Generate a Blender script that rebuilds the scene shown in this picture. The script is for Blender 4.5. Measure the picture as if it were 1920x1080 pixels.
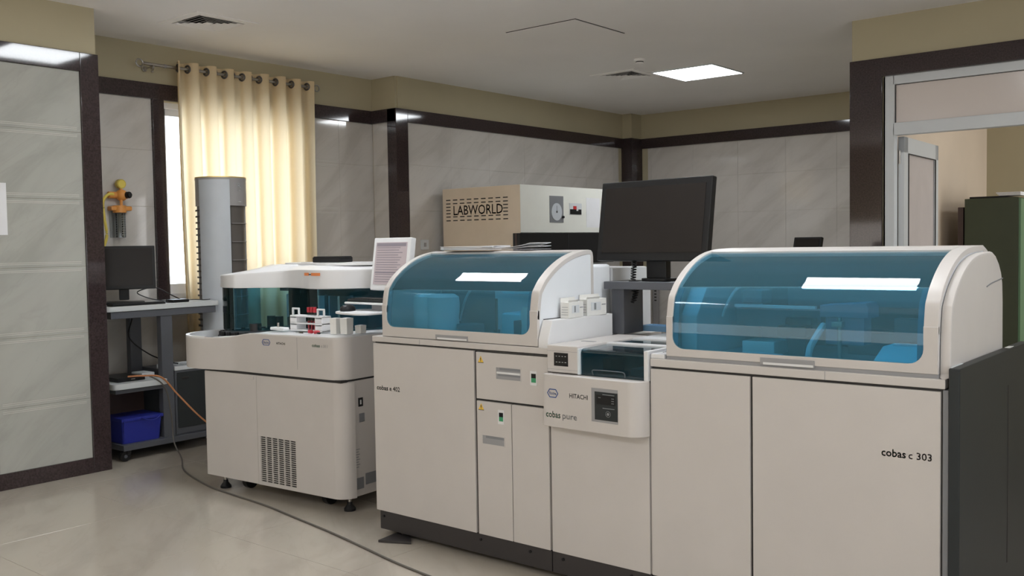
import bpy, bmesh, math, random
from mathutils import Vector, Matrix
random.seed(7)
S = bpy.context.scene
for o in list(bpy.data.objects): bpy.data.objects.remove(o)
COL = S.collection
PI = math.pi

# ---------------- camera, world, exposure ----------------
CH = 1.5
yaw, pitch, roll, FPX = math.radians(39.4929), math.radians(2.60085), math.radians(-0.91898), 1802.43
f0 = Vector((-math.sin(yaw), math.cos(yaw), 0)); r0 = Vector((math.cos(yaw), math.sin(yaw), 0)); u0 = Vector((0, 0, 1))
fw = f0*math.cos(pitch) - u0*math.sin(pitch); up = u0*math.cos(pitch) + f0*math.sin(pitch)
rt = r0*math.cos(roll) + up*math.sin(roll); up = up*math.cos(roll) - r0*math.sin(roll)
cam = bpy.data.cameras.new('camera'); co = bpy.data.objects.new('camera', cam); COL.objects.link(co)
co.matrix_world = Matrix(((rt.x, up.x, -fw.x, 0), (rt.y, up.y, -fw.y, 0), (rt.z, up.z, -fw.z, CH), (0, 0, 0, 1)))
cam.sensor_width = 36; cam.lens = FPX/1920*36; cam.clip_start = .05; cam.clip_end = 60
S.camera = co
S.view_settings.view_transform = 'Standard'; S.view_settings.look = 'None'
S.view_settings.gamma = 1; S.view_settings.use_curve_mapping = False
S.view_settings.exposure = 0.34
W = bpy.data.worlds.new('world'); S.world = W; W.use_nodes = True
W.node_tree.nodes['Background'].inputs[0].default_value = (.86, .93, 1, 1)
W.node_tree.nodes['Background'].inputs[1].default_value = 5.5
LED = 22.0          # strength of the ceiling panels

def area_light(name, loc, rot, sx, sy, power, col):
    l = bpy.data.lights.new(name, 'AREA'); l.shape = 'RECTANGLE'; l.size = sx; l.size_y = sy; l.energy = power; l.color = col
    o = bpy.data.objects.new(name, l); COL.objects.link(o); o.location = loc; o.rotation_euler = rot
area_light('fill_light_right', (2.55, 1.2, 1.75), (0, math.radians(136), 0), 2.2, 5.0, 120, (.84, .91, 1.0))  # unseen cool lamp added as fill, tilted up to brighten the ceiling
area_light('fill_light_near', (-2.6, -2.55, 1.75), (math.radians(150), 0, 0), 8.5, 2.3, 150, (1.0, .93, .87))  # unseen warm lamp added to fill the front faces and the ceiling
area_light('area_light_next_room', (2.5, 9.0, 1.8), (0, math.radians(90), 0), 2.4, 2.6, 60, (.95, .97, 1.0))  # unseen area lamp lighting the next room; its wall has no window

# ---------------- materials ----------------
def mat(name, col, rough=.5, metal=0, spec=.5, var=.04, scale=6, emis=None, es=0, coat=0, bump=0, bscale=200):
    m = bpy.data.materials.new(name); m.use_nodes = True; n = m.node_tree; L = n.links
    b = n.nodes['Principled BSDF']
    b.inputs['Roughness'].default_value = rough; b.inputs['Metallic'].default_value = metal
    b.inputs['Specular IOR Level'].default_value = spec; b.inputs['Coat Weight'].default_value = coat
    g = n.nodes.new('ShaderNodeNewGeometry'); t = n.nodes.new('ShaderNodeTexNoise'); t.inputs['Scale'].default_value = scale
    t.inputs['Detail'].default_value = 4
    L.new(g.outputs['Position'], t.inputs['Vector'])
    r = n.nodes.new('ShaderNodeValToRGB'); c = Vector(col)
    lo = c*(1-var); hi = c*(1+var)
    r.color_ramp.elements[0].position = .3; r.color_ramp.elements[1].position = .7
    r.color_ramp.elements[0].color = (*lo, 1); r.color_ramp.elements[1].color = (*[min(1, v) for v in hi], 1)
    L.new(t.outputs['Fac'], r.inputs[0]); L.new(r.outputs[0], b.inputs['Base Color'])
    if emis: b.inputs['Emission Color'].default_value = (*emis, 1); b.inputs['Emission Strength'].default_value = es
    if bump:
        t2 = n.nodes.new('ShaderNodeTexNoise'); t2.inputs['Scale'].default_value = bscale
        L.new(g.outputs['Position'], t2.inputs['Vector'])
        bp = n.nodes.new('ShaderNodeBump'); bp.inputs['Strength'].default_value = bump; bp.inputs['Distance'].default_value = .002
        L.new(t2.outputs['Fac'], bp.inputs['Height']); L.new(bp.outputs[0], b.inputs['Normal'])
    return m

def marble(name, a, b_, rough, rot=.6, vein=.5):
    m = mat(name, a, rough, var=0); n = m.node_tree; L = n.links; bs = n.nodes['Principled BSDF']
    for k in list(n.nodes):
        if k.type in ('VALTORGB', 'TEX_NOISE'): n.nodes.remove(k)
    g = [k for k in n.nodes if k.type == 'NEW_GEOMETRY'][0]
    mp = n.nodes.new('ShaderNodeMapping'); mp.vector_type = 'TEXTURE'
    mp.inputs['Rotation'].default_value = (rot, -rot, 0); mp.inputs['Scale'].default_value = (2.4, 2.4, .5)
    L.new(g.outputs['Position'], mp.inputs[0])
    t = n.nodes.new('ShaderNodeTexNoise'); t.inputs['Scale'].default_value = 2.6; t.inputs['Detail'].default_value = 8
    t.inputs['Roughness'].default_value = .55; t.inputs['Distortion'].default_value = .6
    L.new(mp.outputs[0], t.inputs['Vector'])
    r = n.nodes.new('ShaderNodeValToRGB'); e = r.color_ramp.elements
    e[0].position = .36; e[0].color = (*b_, 1); e[1].position = .62; e[1].color = (*a, 1)
    x = e.new(.5); x.color = (*[(p*.75+q*.25) for p, q in zip(a, b_)], 1)
    L.new(t.outputs['Fac'], r.inputs[0])
    v = n.nodes.new('ShaderNodeTexNoise'); v.inputs['Scale'].default_value = 1.8; v.inputs['Detail'].default_value = 6; v.inputs['Distortion'].default_value = 1.5
    L.new(mp.outputs[0], v.inputs['Vector'])
    vr = n.nodes.new('ShaderNodeValToRGB'); ve = vr.color_ramp.elements
    ve[0].position = .485; ve[0].color = (0, 0, 0, 1); ve[1].position = .515; ve[1].color = (0, 0, 0, 1); q = ve.new(.5); q.color = (vein, vein, vein, 1)
    L.new(v.outputs['Fac'], vr.inputs[0])
    mx = n.nodes.new('ShaderNodeMixRGB'); mx.inputs[2].default_value = (*[c*.8 for c in b_], 1)
    L.new(vr.outputs[0], mx.inputs[0]); L.new(r.outputs[0], mx.inputs[1]); L.new(mx.outputs[0], bs.inputs['Base Color'])
    return m

def glass(name, tint, rough=.03, refl=.08, extra=None, ior=1.5):
    m = bpy.data.materials.new(name); m.use_nodes = True; n = m.node_tree; L = n.links
    n.nodes.remove(n.nodes['Principled BSDF']); out = n.nodes['Material Output']
    t = n.nodes.new('ShaderNodeBsdfTransparent'); t.inputs[0].default_value = (*tint, 1)
    gl = n.nodes.new('ShaderNodeBsdfGlossy'); gl.inputs['Roughness'].default_value = rough; gl.inputs[0].default_value = (1, 1, 1, 1)
    fr = n.nodes.new('ShaderNodeFresnel'); fr.inputs[0].default_value = ior
    mx = n.nodes.new('ShaderNodeMixShader')
    L.new(fr.outputs[0], mx.inputs[0]); L.new(mx.inputs[1].links[0].from_socket if mx.inputs[1].links else t.outputs[0], mx.inputs[1])
    L.new(gl.outputs[0], mx.inputs[2]); last = mx
    if extra:
        d = n.nodes.new('ShaderNodeBsdfDiffuse'); d.inputs[0].default_value = (*extra[0], 1)
        m2 = n.nodes.new('ShaderNodeMixShader'); m2.inputs[0].default_value = extra[1]
        L.new(t.outputs[0], m2.inputs[1]); L.new(d.outputs[0], m2.inputs[2]); L.new(m2.outputs[0], mx.inputs[1])
    L.new(last.outputs[0], out.inputs[0])
    return m

def cloth(name, col, trans=.5):
    m = bpy.data.materials.new(name); m.use_nodes = True; n = m.node_tree; L = n.links
    n.nodes.remove(n.nodes['Principled BSDF']); out = n.nodes['Material Output']
    g = n.nodes.new('ShaderNodeNewGeometry'); w = n.nodes.new('ShaderNodeTexNoise'); w.inputs['Scale'].default_value = 160
    L.new(g.outputs['Position'], w.inputs['Vector'])
    r = n.nodes.new('ShaderNodeValToRGB'); r.color_ramp.elements[0].color = (*[c*.93 for c in col], 1); r.color_ramp.elements[1].color = (*col, 1)
    L.new(w.outputs['Fac'], r.inputs[0])
    d = n.nodes.new('ShaderNodeBsdfDiffuse'); t = n.nodes.new('ShaderNodeBsdfTranslucent'); L.new(r.outputs[0], d.inputs[0]); L.new(r.outputs[0], t.inputs[0])
    mx = n.nodes.new('ShaderNodeMixShader'); mx.inputs[0].default_value = trans
    L.new(d.outputs[0], mx.inputs[1]); L.new(t.outputs[0], mx.inputs[2]); L.new(mx.outputs[0], out.inputs[0])
    return m

M = dict(
    white=mat('instrument_white', (.53, .50, .48), .38, var=.02),
    white2=mat('instrument_white_gloss', (.66, .66, .67), .3, var=.02),
    lidside=mat('lid_white', (.70, .72, .75), .35, var=.02),
    cream=mat('cream_enamel', (.66, .55, .43), .5, var=.03),
    ivory=mat('ivory_enamel', (.72, .72, .67), .45, var=.02),
    gap=mat('shadow_gap', (.02, .018, .018), .7),
    plinth=mat('charcoal_plinth', (.032, .028, .029), .5),
    sidedark=mat('charcoal_side_panel', (.022, .026, .028), .45, spec=.3),
    grey=mat('mid_grey_paint', (.19, .195, .21), .5),
    recess=mat('recess_grey', (.28, .28, .29), .5),
    black=mat('black_plastic', (.009, .009, .010), .4, spec=.3),
    screen=mat('dark_screen', (.022, .019, .018), .25, spec=.2),
    blackmatt=mat('black_matt', (.02, .02, .022), .6),
    paint=mat('cream_wall_paint', (.43, .38, .26), .75, var=.03, scale=2),
    paint2=mat('pale_room_paint', (.66, .55, .44), .75, var=.03, scale=2),
    ceil=mat('ceiling_paint', (.84, .82, .81), .8, var=.02, scale=1.5),
    chan=mat('white_aluminium', (.58, .60, .62), .35, var=.02),
    leaf=mat('pinkish_laminate', (.50, .45, .44), .45, var=.04),
    granite=mat('dark_brown_granite', (.040, .028, .029), .06, spec=.45, var=.35, scale=90),
    tile=marble('marble_wall_tile', (.58, .55, .52), (.49, .46, .43), .06, vein=.12),
    tilew=marble('marble_wall_tile_light', (.41, .41, .375), (.345, .345, .315), .05, vein=.15),
    ridge=mat('tile_ridge', (.66, .65, .60), .15),
    ridged=mat('tile_groove', (.32, .31, .28), .3),
    floor=marble('polished_floor_tile', (.43, .385, .33), (.365, .325, .28), .13, vein=.12),
    grout=mat('grout', (.24, .22, .19), .8),
    curtain=cloth('yellow_curtain_cloth', (.87, .73, .50), .42),
    steel=mat('brushed_steel', (.42, .40, .38), .3, metal=1),
    led=mat('led_diffuser', (.9, .9, .9), .5, emis=(.93, .97, 1.0), es=LED),
    winframe=mat('window_frame_white', (.55, .56, .62), .35),
    blue=mat('blue_plastic_box', (.02, .03, .28), .4),
    trolleytop=mat('trolley_top_white', (.55, .57, .58), .4),
    tgrey=mat('trolley_grey', (.085, .09, .105), .45),
    acbody=mat('air_conditioner_white', (.50, .53, .57), .4),
    eyelet=mat('dark_steel_eyelet', (.16, .15, .15), .35, metal=.8),
    acgrey=mat('air_conditioner_grey', (.30, .29, .29), .4),
    acdark=mat('air_conditioner_outlet', (.10, .088, .08), .5),
    goldrefl=mat('rim_reflection', (.75, .55, .2), .3, metal=.7),
    brass=mat('brass', (.55, .42, .08), .35, metal=.6),
    orange=mat('orange_plastic', (.70, .30, .07), .4),
    yellow=mat('yellow_hose', (.70, .55, .10), .5),
    clear=glass('clear_tube', (.85, .87, .88), refl=.05),
    lid=glass('blue_acrylic', (.52, .77, .88), .02, ior=1.33, extra=((.14, .45, .62), .14)),
    lidedge=mat('blue_acrylic_edge', (.05, .25, .38), .25),
    teal=glass('teal_acrylic', (.50, .75, .86), .03, ior=1.35, extra=((.03, .14, .17), .07)),
    smoke=glass('smoked_teal_acrylic', (.30, .50, .56), .03, ior=1.45, extra=((.012, .05, .07), .25)),
    pane=glass('window_glass', (.95, .97, 1), .02, ior=1.3),
    transom_refl=glass('transom_glass_reflection', (.6, .6, .6), .15, ior=1.4, extra=((.78, .70, .66), .8)),  # pinkish diffuse layer stands in for the reflection on the transom
    inner=mat('inner_panel_blue_white', (.60, .66, .70), .5),
    innerdark=mat('inner_dark', (.10, .12, .14), .5),
    cyan=mat('cyan_cover', (.42, .80, .90), .4),
    violet=mat('violet_grey_cover', (.26, .25, .34), .4),
    green=mat('green_cabinet_enamel', (.045, .055, .028), .55),
    green_lit=mat('green_cabinet_lit', (.10, .20, .11), .35),  # same green enamel, made lighter for the light falling on the front
    paper=mat('white_paper', (.72, .72, .74), .7),
    carton=mat('white_carton', (.70, .69, .66), .6),
    ink=mat('printed_ink', (.05, .05, .055), .6),
    inkg=mat('printed_green', (.03, .14, .08), .6),
    inkl=mat('printed_grey', (.22, .23, .24), .6),
    inkb=mat('printed_blue', (.04, .09, .28), .6),
    warn=mat('warning_yellow', (.75, .48, .05), .5),
    redcap=mat('red_cap', (.42, .02, .035), .4),
    sw=mat('switch_green', (.04, .28, .13), .4),
    swred=mat('switch_red', (.5, .03, .03), .4),
    orangesticker=mat('orange_sticker', (.75, .24, .08), .5),
    orangecable=mat('orange_cable', (.45, .18, .07), .5),
    greycable=mat('grey_cable', (.10, .09, .08), .6),
    whitecable=mat('white_cable', (.55, .55, .56), .5),
    scr=mat('lit_screen', (.3, .26, .27), .4, emis=(.60, .50, .52), es=.24),
    scrline=mat('lit_screen_lines', (.2, .18, .2), .4, emis=(.24, .21, .26), es=.2),
    traybl=mat('light_blue_tray', (.22, .42, .66), .35),
    rack=mat('white_rack_plastic', (.75, .76, .78), .4),
    brown=mat('brown_board', (.06, .035, .03), .6),
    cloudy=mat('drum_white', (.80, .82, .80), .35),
)

# ---------------- mesh builder ----------------
OFF = {}
class MB:
    def __init__(s): s.bm = bmesh.new()
    def _add(s, t, mtx=None):
        if mtx is not None: bmesh.ops.transform(t, matrix=mtx, verts=t.verts)
        me = bpy.data.meshes.new('tmp'); t.to_mesh(me); t.free(); s.bm.from_mesh(me); bpy.data.meshes.remove(me); return s
    def box(s, x0, x1, y0, y1, z0, z1, b=0, seg=2, m=None):
        t = bmesh.new(); bmesh.ops.create_cube(t, size=1)
        for v in t.verts: v.co = Vector(((x0+x1)/2+v.co.x*(x1-x0), (y0+y1)/2+v.co.y*(y1-y0), (z0+z1)/2+v.co.z*(z1-z0)))
        if b: bmesh.ops.bevel(t, geom=list(t.edges), offset=b, segments=seg, affect='EDGES', profile=.5)
        return s._add(t, m)
    def prism(s, pts, ax, a, b, bev=0, m=None):
        t = bmesh.new()
        def P(p, w): return {'x': (w, p[0], p[1]), 'y': (p[0], w, p[1]), 'z': (p[0], p[1], w)}[ax]
        v0 = [t.verts.new(P(p, a)) for p in pts]; v1 = [t.verts.new(P(p, b)) for p in pts]
        t.faces.new(v0); t.faces.new(v1[::-1]); n = len(pts)
        for i in range(n): t.faces.new((v0[i], v1[i], v1[(i+1) % n], v0[(i+1) % n]))
        bmesh.ops.recalc_face_normals(t, faces=t.faces)
        if bev:
            es = [e for e in t.edges if (e.verts[0] in v0) == (e.verts[1] in v0)]
            bmesh.ops.bevel(t, geom=es, offset=bev, segments=2, affect='EDGES', profile=.5)
        return s._add(t, m)
    def cyl(s, p, q, r, r2=None, n=20, m=None):
        p = Vector(p); q = Vector(q); d = q-p; t = bmesh.new()
        bmesh.ops.create_cone(t, cap_ends=True, segments=n, radius1=r, radius2=r if r2 is None else r2, depth=d.length)
        mm = Matrix.Translation((p+q)/2) @ d.to_track_quat('Z', 'Y').to_matrix().to_4x4()
        bmesh.ops.transform(t, matrix=mm, verts=t.verts); return s._add(t, m)
    def sph(s, c, r, sc=(1, 1, 1), m=None):
        t = bmesh.new(); bmesh.ops.create_uvsphere(t, u_segments=18, v_segments=10, radius=r)
        bmesh.ops.transform(t, matrix=Matrix.Translation(c) @ Matrix.Diagonal((*sc, 1)), verts=t.verts); return s._add(t, m)
    def lathe(s, prof, c=(0, 0, 0), n=28, m=None):
        t = bmesh.new(); rings = []
        for r, z in prof: rings.append([t.verts.new((c[0]+r*math.cos(2*PI*i/n), c[1]+r*math.sin(2*PI*i/n), c[2]+z)) for i in range(n)])
        for a, b in zip(rings, rings[1:]):
            for i in range(n): t.faces.new((a[i], a[(i+1) % n], b[(i+1) % n], b[i]))
        t.faces.new(rings[0][::-1]); t.faces.new(rings[-1]); return s._add(t, m)
    def loft(s, rings, cap=True, closed=True, m=None):
        t = bmesh.new(); R = [[t.verts.new(p) for p in r] for r in rings]; n = len(R[0])
        for a, b in zip(R, R[1:]):
            for i in range(n if closed else n-1): t.faces.new((a[i], a[(i+1) % n], b[(i+1) % n], b[i]))
        if cap: t.faces.new(R[0][::-1]); t.faces.new(R[-1])
        bmesh.ops.recalc_face_normals(t, faces=t.faces); return s._add(t, m)
    def tube(s, path, r, n=8, m=None):
        P = [Vector(p) for p in path]; rings = []; upv = Vector((0, 0, 1))
        for i, p in enumerate(P):
            d = (P[min(i+1, len(P)-1)]-P[max(i-1, 0)]).normalized()
            a = d.cross(upv); a = a if a.length > .05 else d.cross(Vector((1, 0, 0))); a.normalize(); b = a.cross(d)
            rings.append([p+a*r*math.cos(2*PI*k/n)+b*r*math.sin(2*PI*k/n) for k in range(n)])
        return s.loft(rings, m=m)
    def sheet(s, rows, th, m=None):   # open grid of points, solidified by th along -normal
        t = bmesh.new(); R = [[t.verts.new(p) for p in r] for r in rows]
        fs = []
        for a, b in zip(R, R[1:]):
            for i in range(len(a)-1): fs.append(t.faces.new((a[i], a[i+1], b[i+1], b[i])))
        bmesh.ops.recalc_face_normals(t, faces=t.faces)
        if th: bmesh.ops.solidify(t, geom=fs, thickness=th)
        return s._add(t, m)
    def build(s, name, m, parent=None, smooth=True):
        off = OFF.get(parent.name, Vector((0, 0, 0))) if parent else Vector((0, 0, 0))
        if off.length: bmesh.ops.translate(s.bm, vec=-off, verts=s.bm.verts)
        me = bpy.data.meshes.new(name); s.bm.to_mesh(me); s.bm.free()
        me.materials.append(M[m] if isinstance(m, str) else m)
        if smooth:
            for p in me.polygons: p.use_smooth = True
            me.set_sharp_from_angle(angle=math.radians(32))
        o = bpy.data.objects.new(name, me); COL.objects.link(o)
        if smooth: wm = o.modifiers.new('weighted_normals', 'WEIGHTED_NORMAL'); wm.keep_sharp = True; wm.weight = 80
        if parent: o.parent = parent; OFF[o.name] = off
        return o
def B(*a, **k): return MB().box(*a, **k)
def tag(o, label=None, cat=None, group=None, kind=None):
    for k, v in (('label', label), ('category', cat), ('group', group), ('kind', kind)):
        if v: o[k] = v
    return o
def thing(name, loc, label, cat, group=None, rot=0, world=True):
    o = bpy.data.objects.new(name, None); COL.objects.link(o); o.location = loc; o.rotation_euler = (0, 0, rot); o.empty_display_size = .1
    OFF[o.name] = Vector(loc) if world else Vector((0, 0, 0))
    return tag(o, label, cat, group)
def struct(name, mb, m, parent=None):
    o = mb.build(name, m, parent)
    if not parent: o['kind'] = 'structure'
    return o
def copy_tree(o, parent=None):
    c = o.copy(); COL.objects.link(c); c.parent = parent
    for ch in list(o.children): copy_tree(ch, c)
    return c
def smoothpath(P, k=8):
    P = [Vector(p) for p in P]; out = []
    for i in range(len(P)-1):
        a = P[max(i-1, 0)]; b = P[i]; c = P[i+1]; d = P[min(i+2, len(P)-1)]
        for j in range(k):
            t = j/k
            out.append(.5*((2*b)+(c-a)*t+(2*a-5*b+4*c-d)*t*t+(-a+3*b-3*c+d)*t**3))
    out.append(P[-1]); return out
def rr(x0, x1, z0, z1, r, n=6, corners=(1, 1, 1, 1)):   # bl br tr tl
    out = []
    for (cx, cz, a0, on) in ((x0+r, z0+r, PI, corners[0]), (x1-r, z0+r, 1.5*PI, corners[1]), (x1-r, z1-r, 0, corners[2]), (x0+r, z1-r, .5*PI, corners[3])):
        if on: out += [(cx+r*math.cos(a0+PI/2*i/n), cz+r*math.sin(a0+PI/2*i/n)) for i in range(n+1)]
        else: out.append((x0 if cx < (x0+x1)/2 else x1, z0 if cz < (z0+z1)/2 else z1))
    return out
def text(s, name, x, y, z, h, m, parent, width=None, bold=0, plane='y', mtx=None):
    # letters on a plane facing -y (plane 'y') or +x (plane 'x'); h = cap height; width stretches to fit
    cu = bpy.data.curves.new('t', 'FONT'); cu.body = s; cu.size = 1; cu.extrude = 0; cu.offset = bold; cu.resolution_u = 2
    o = bpy.data.objects.new('t', cu); COL.objects.link(o)
    me = bpy.data.meshes.new_from_object(o.evaluated_get(bpy.context.evaluated_depsgraph_get()))
    bpy.data.objects.remove(o)
    t = bmesh.new(); t.from_mesh(me); bpy.data.meshes.remove(me)
    xs = [v.co.x for v in t.verts]; w = max(xs)-min(xs); k = h/.70; kx = width/w if width else k; mn = min(xs)
    bmesh.ops.remove_doubles(t, verts=t.verts, dist=1e-5)
    for v in t.verts:
        a = (v.co.x-mn)*kx; b = v.co.y*k
        v.co = Vector((x+a, y, z+b)) if plane == 'y' else Vector((x, y+a, z+b))
    bmesh.ops.solidify(t, geom=list(t.faces), thickness=.0008)
    mb = MB(); mb._add(t, mtx)
    return mb.build(name, m, parent, smooth=False)

ZC = 3.13; XL, XR, YB, YF = -7.07, 2.6, -2.6, 10.66
# ================= SETTING =================
fl = struct('floor', B(XL-.2, XR+.2, YB-.2, YF+.2, -.1, -.004), 'grout')
TS = .885; x0 = -4.26; y0 = 2.88; tm = {}
for i in range(-4, 9):
    for j in range(-7, 10):
        a, b = max(x0+i*TS, XL-.1), min(x0+(i+1)*TS, XR+.1); c, d = max(y0+j*TS, YB-.1), min(y0+(j+1)*TS, YF+.1)
        if b-a < .05 or d-c < .05: continue
        key = (round(b-a, 3), round(d-c, 3))
        if key not in tm:
            o = MB().box(0, b-a-.0022, 0, d-c-.0022, -.01, 0, b=.0007, seg=1).build('floor_tile', 'floor', fl, smooth=False); tm[key] = o.data
        else:
            o = bpy.data.objects.new('floor_tile', tm[key]); COL.objects.link(o); o.parent = fl
        o.location = (a+.0011, c+.0011, 0)
VENTS = ((-6.13, 4.04, .255), (-5.14, 8.03, .25))
cm = MB(); yp = YB-.3
for vx, vy, vh in VENTS:
    k = vh*.74
    cm.box(XL-.3, XR+.3, yp, vy-k, ZC, ZC+.15); cm.box(XL-.3, vx-k, vy-k, vy+k, ZC, ZC+.15); cm.box(vx+k, XR+.3, vy-k, vy+k, ZC, ZC+.15); yp = vy+k
cm.box(XL-.3, XR+.3, yp, YF+.3, ZC, ZC+.15)
struct('ceiling', cm, 'ceil')

def wall_tiles(wall, axis, pos, sgn, u0, u1, zb, zt, ridges, joint, TW=.6, TH=.445, z0=.065, m='tile'):
    """tiles stand proud of a wall; axis 'x' = wall plane x=pos, tiles run along y; sgn = side they face"""
    k0 = math.floor((u0-joint)/TW); k1 = math.ceil((u1-joint)/TW)
    for k in range(k0, k1):
        a, b = max(u0, joint+k*TW), min(u1, joint+(k+1)*TW)
        if b-a < .02: continue
        for r in range(-1, 7):
            c, d = max(zb, z0+r*TH), min(zt, z0+(r+1)*TH)
            if d-c < .015: continue
            t = MB(); g = .0006
            lo, hi = (pos, pos+sgn*.008) if sgn > 0 else (pos-.008, pos)
            def bx(a, b, c, d, e=0):
                l, h = (lo, hi+e) if sgn > 0 else (lo-e, hi)
                if axis == 'x': t.box(l, h, a, b, c, d, b=.0008 if not e else 0, seg=1)
                else: t.box(a, b, l, h, c, d, b=.0008 if not e else 0, seg=1)
            bx(a+g, b-g, c+g, d-g)
            o = t.build('wall_tile', m, wall, smooth=False)
            if ridges(k, (a+b)/2):
                for nm, mt, zz, w in (('relief_line', 'ridge', (.020, .030), .0022), ('groove_line', 'ridged', (.0245, .0345), .0014)):  # relief lines coloured lighter than the tile to carry their highlight
                    t = MB(); any_ = False
                    for edge, s2 in ((z0+r*TH, 1), (z0+(r+1)*TH, -1)):
                        if not (c-.001 <= edge <= d+.001): continue
                        for q in zz:
                            z = edge+s2*q; any_ = True
                            bx(a+.03, b-.03, z, z+w, .0012 if nm == 'relief_line' else .0004)
                    if any_: t.build(nm, mt, o, smooth=False)
                    else: t.bm.free()

BZ0, BZ1 = 2.695, 2.82
# foreground left wall (x=-6.31, ends at y=3.285)
wl = struct('wall_left', B(-7.4, -6.318, YB, 3.285, 0, ZC), 'paint')
wall_tiles(wl, 'x', -6.318, 1, -.2, 3.165, .10, BZ0, lambda k, u: True, 3.165, m='tilew')
struct('trim_1', MB().box(-6.32, -6.295, YB, 3.165, BZ0, BZ1, b=.003), 'granite')
struct('trim_2', MB().box(-6.35, -6.295, 3.165, 3.292, 0, BZ1, b=.004), 'granite')
struct('baseboard_left', MB().box(-6.32, -6.295, YB, 3.165, 0, .105, b=.003), 'granite')
# window wall x=-7.07, y 3.285..6.47 with opening y 4.22..5.55 z 1.1..2.68
wy0, wy1, wz0, wz1 = 4.215, 5.60, 1.10, 2.69
ww = struct('wall_window', MB().box(-7.4, -7.078, 3.285, wy0, 0, ZC).box(-7.4, -7.078, wy1, 6.47, 0, ZC).box(-7.4, -7.078, wy0, wy1, 0, wz0).box(-7.4, -7.078, wy0, wy1, wz1, ZC), 'paint')
wall_tiles(ww, 'x', -7.078, 1, 3.285, 4.118, .10, BZ0, lambda k, u: False, 4.118)
wall_tiles(ww, 'x', -7.078, 1, 5.70, 6.47, .10, BZ0, lambda k, u: u < 6.036, 6.036)
wall_tiles(ww, 'x', -7.078, 1, 4.118, 5.70, .10, 1.0, lambda k, u: False, 4.118)
struct('trim_3', MB().box(-7.08, -7.05, 3.285, 6.47, BZ0, BZ1, b=.003), 'granite')
struct('trim_4', MB().box(-7.36, -7.045, 4.118, 4.218, 1.0, BZ0, b=.004), 'granite')
struct('trim_5', MB().box(-7.36, -7.045, 5.60, 5.70, 1.0, BZ0, b=.004), 'granite')
struct('trim_6', MB().box(-7.36, -7.03, 4.118, 5.70, 1.0, 1.10, b=.004), 'granite')
struct('baseboard_window', MB().box(-7.08, -7.05, 3.285, 6.47, 0, .10, b=.003), 'granite')
# window unit, white frame with sliding sash
wn = struct('window_1', MB().box(-7.25, -7.13, wy0, wy0+.035, wz0, wz1).box(-7.25, -7.13, wy1-.035, wy1, wz0, wz1).box(-7.25, -7.13, wy0, wy1, wz0, wz0+.04).box(-7.25, -7.13, wy0, wy1, wz1-.045, wz1), 'winframe')
for a, b, xx in ((wy0+.03, 4.93, -7.20), (4.88, wy1-.03, -7.23)):
    sh = MB().box(xx, xx+.03, a, a+.055, wz0+.035, wz1-.04, b=.003).box(xx, xx+.03, b-.055, b, wz0+.035, wz1-.04, b=.003).box(xx, xx+.03, a, b, wz0+.035, wz0+.12, b=.003).box(xx, xx+.03, a, b, wz1-.10, wz1-.04, b=.003).build('window_sash', 'winframe', wn)
    B(xx+.012, xx+.016, a+.05, b-.05, wz0+.11, wz1-.09).build('window_pane', 'pane', sh)
    if a < 4.5: MB().box(xx+.03, xx+.042, a+.018, a+.036, 1.93, 2.02, b=.003).build('window_latch', 'black', sh)
# step and long wall
wlong = struct('wall_long', MB().box(-7.4, -6.738, 6.498, YF+.2, 0, ZC), 'paint')
wst = struct('wall_step', MB().box(-7.4, -6.75, 6.47, 6.498, 0, ZC), 'paint')
wall_tiles(wst, 'y', 6.47, -1, -7.06, -6.75, .10, BZ0, lambda k, u: False, -6.75)
struct('trim_7', MB().box(-7.06, -6.72, 6.44, 6.472, BZ0, BZ1, b=.003), 'granite')
struct('trim_8', MB().box(-6.835, -6.71, 6.44, 6.60, 0, BZ1, b=.004), 'granite')
wall_tiles(wlong, 'x', -6.738, 1, 6.62, 10.33, .10, BZ0, lambda k, u: False, 6.62)
struct('trim_9', MB().box(-6.74, -6.71, 6.60, 10.43, BZ0, BZ1, b=.003), 'granite')
struct('baseboard_long', MB().box(-6.74, -6.71, 6.60, 10.43, 0, .10, b=.003), 'granite')
# corner pillar
struct('wall_pillar', MB().box(-6.75, -6.60, 10.44, YF+.1, 0, ZC), 'paint')
struct('trim_10', MB().box(-6.74, -6.58, 10.41, YF, 0, BZ1, b=.004), 'granite')
# back wall
wb = struct('wall_back', MB().box(-6.75, -2.652, 10.668, YF+.25, 0, ZC), 'paint')
wall_tiles(wb, 'y', 10.668, -1, -6.50, -2.652, .10, BZ0, lambda k, u: u > -4.05, -4.05)
struct('trim_11', MB().box(-6.60, -2.652, 10.63, 10.67, BZ0, BZ1, b=.003), 'granite')
struct('baseboard_back', MB().box(-6.60, -2.652, 10.63, 10.67, 0, .10, b=.003), 'granite')
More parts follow.
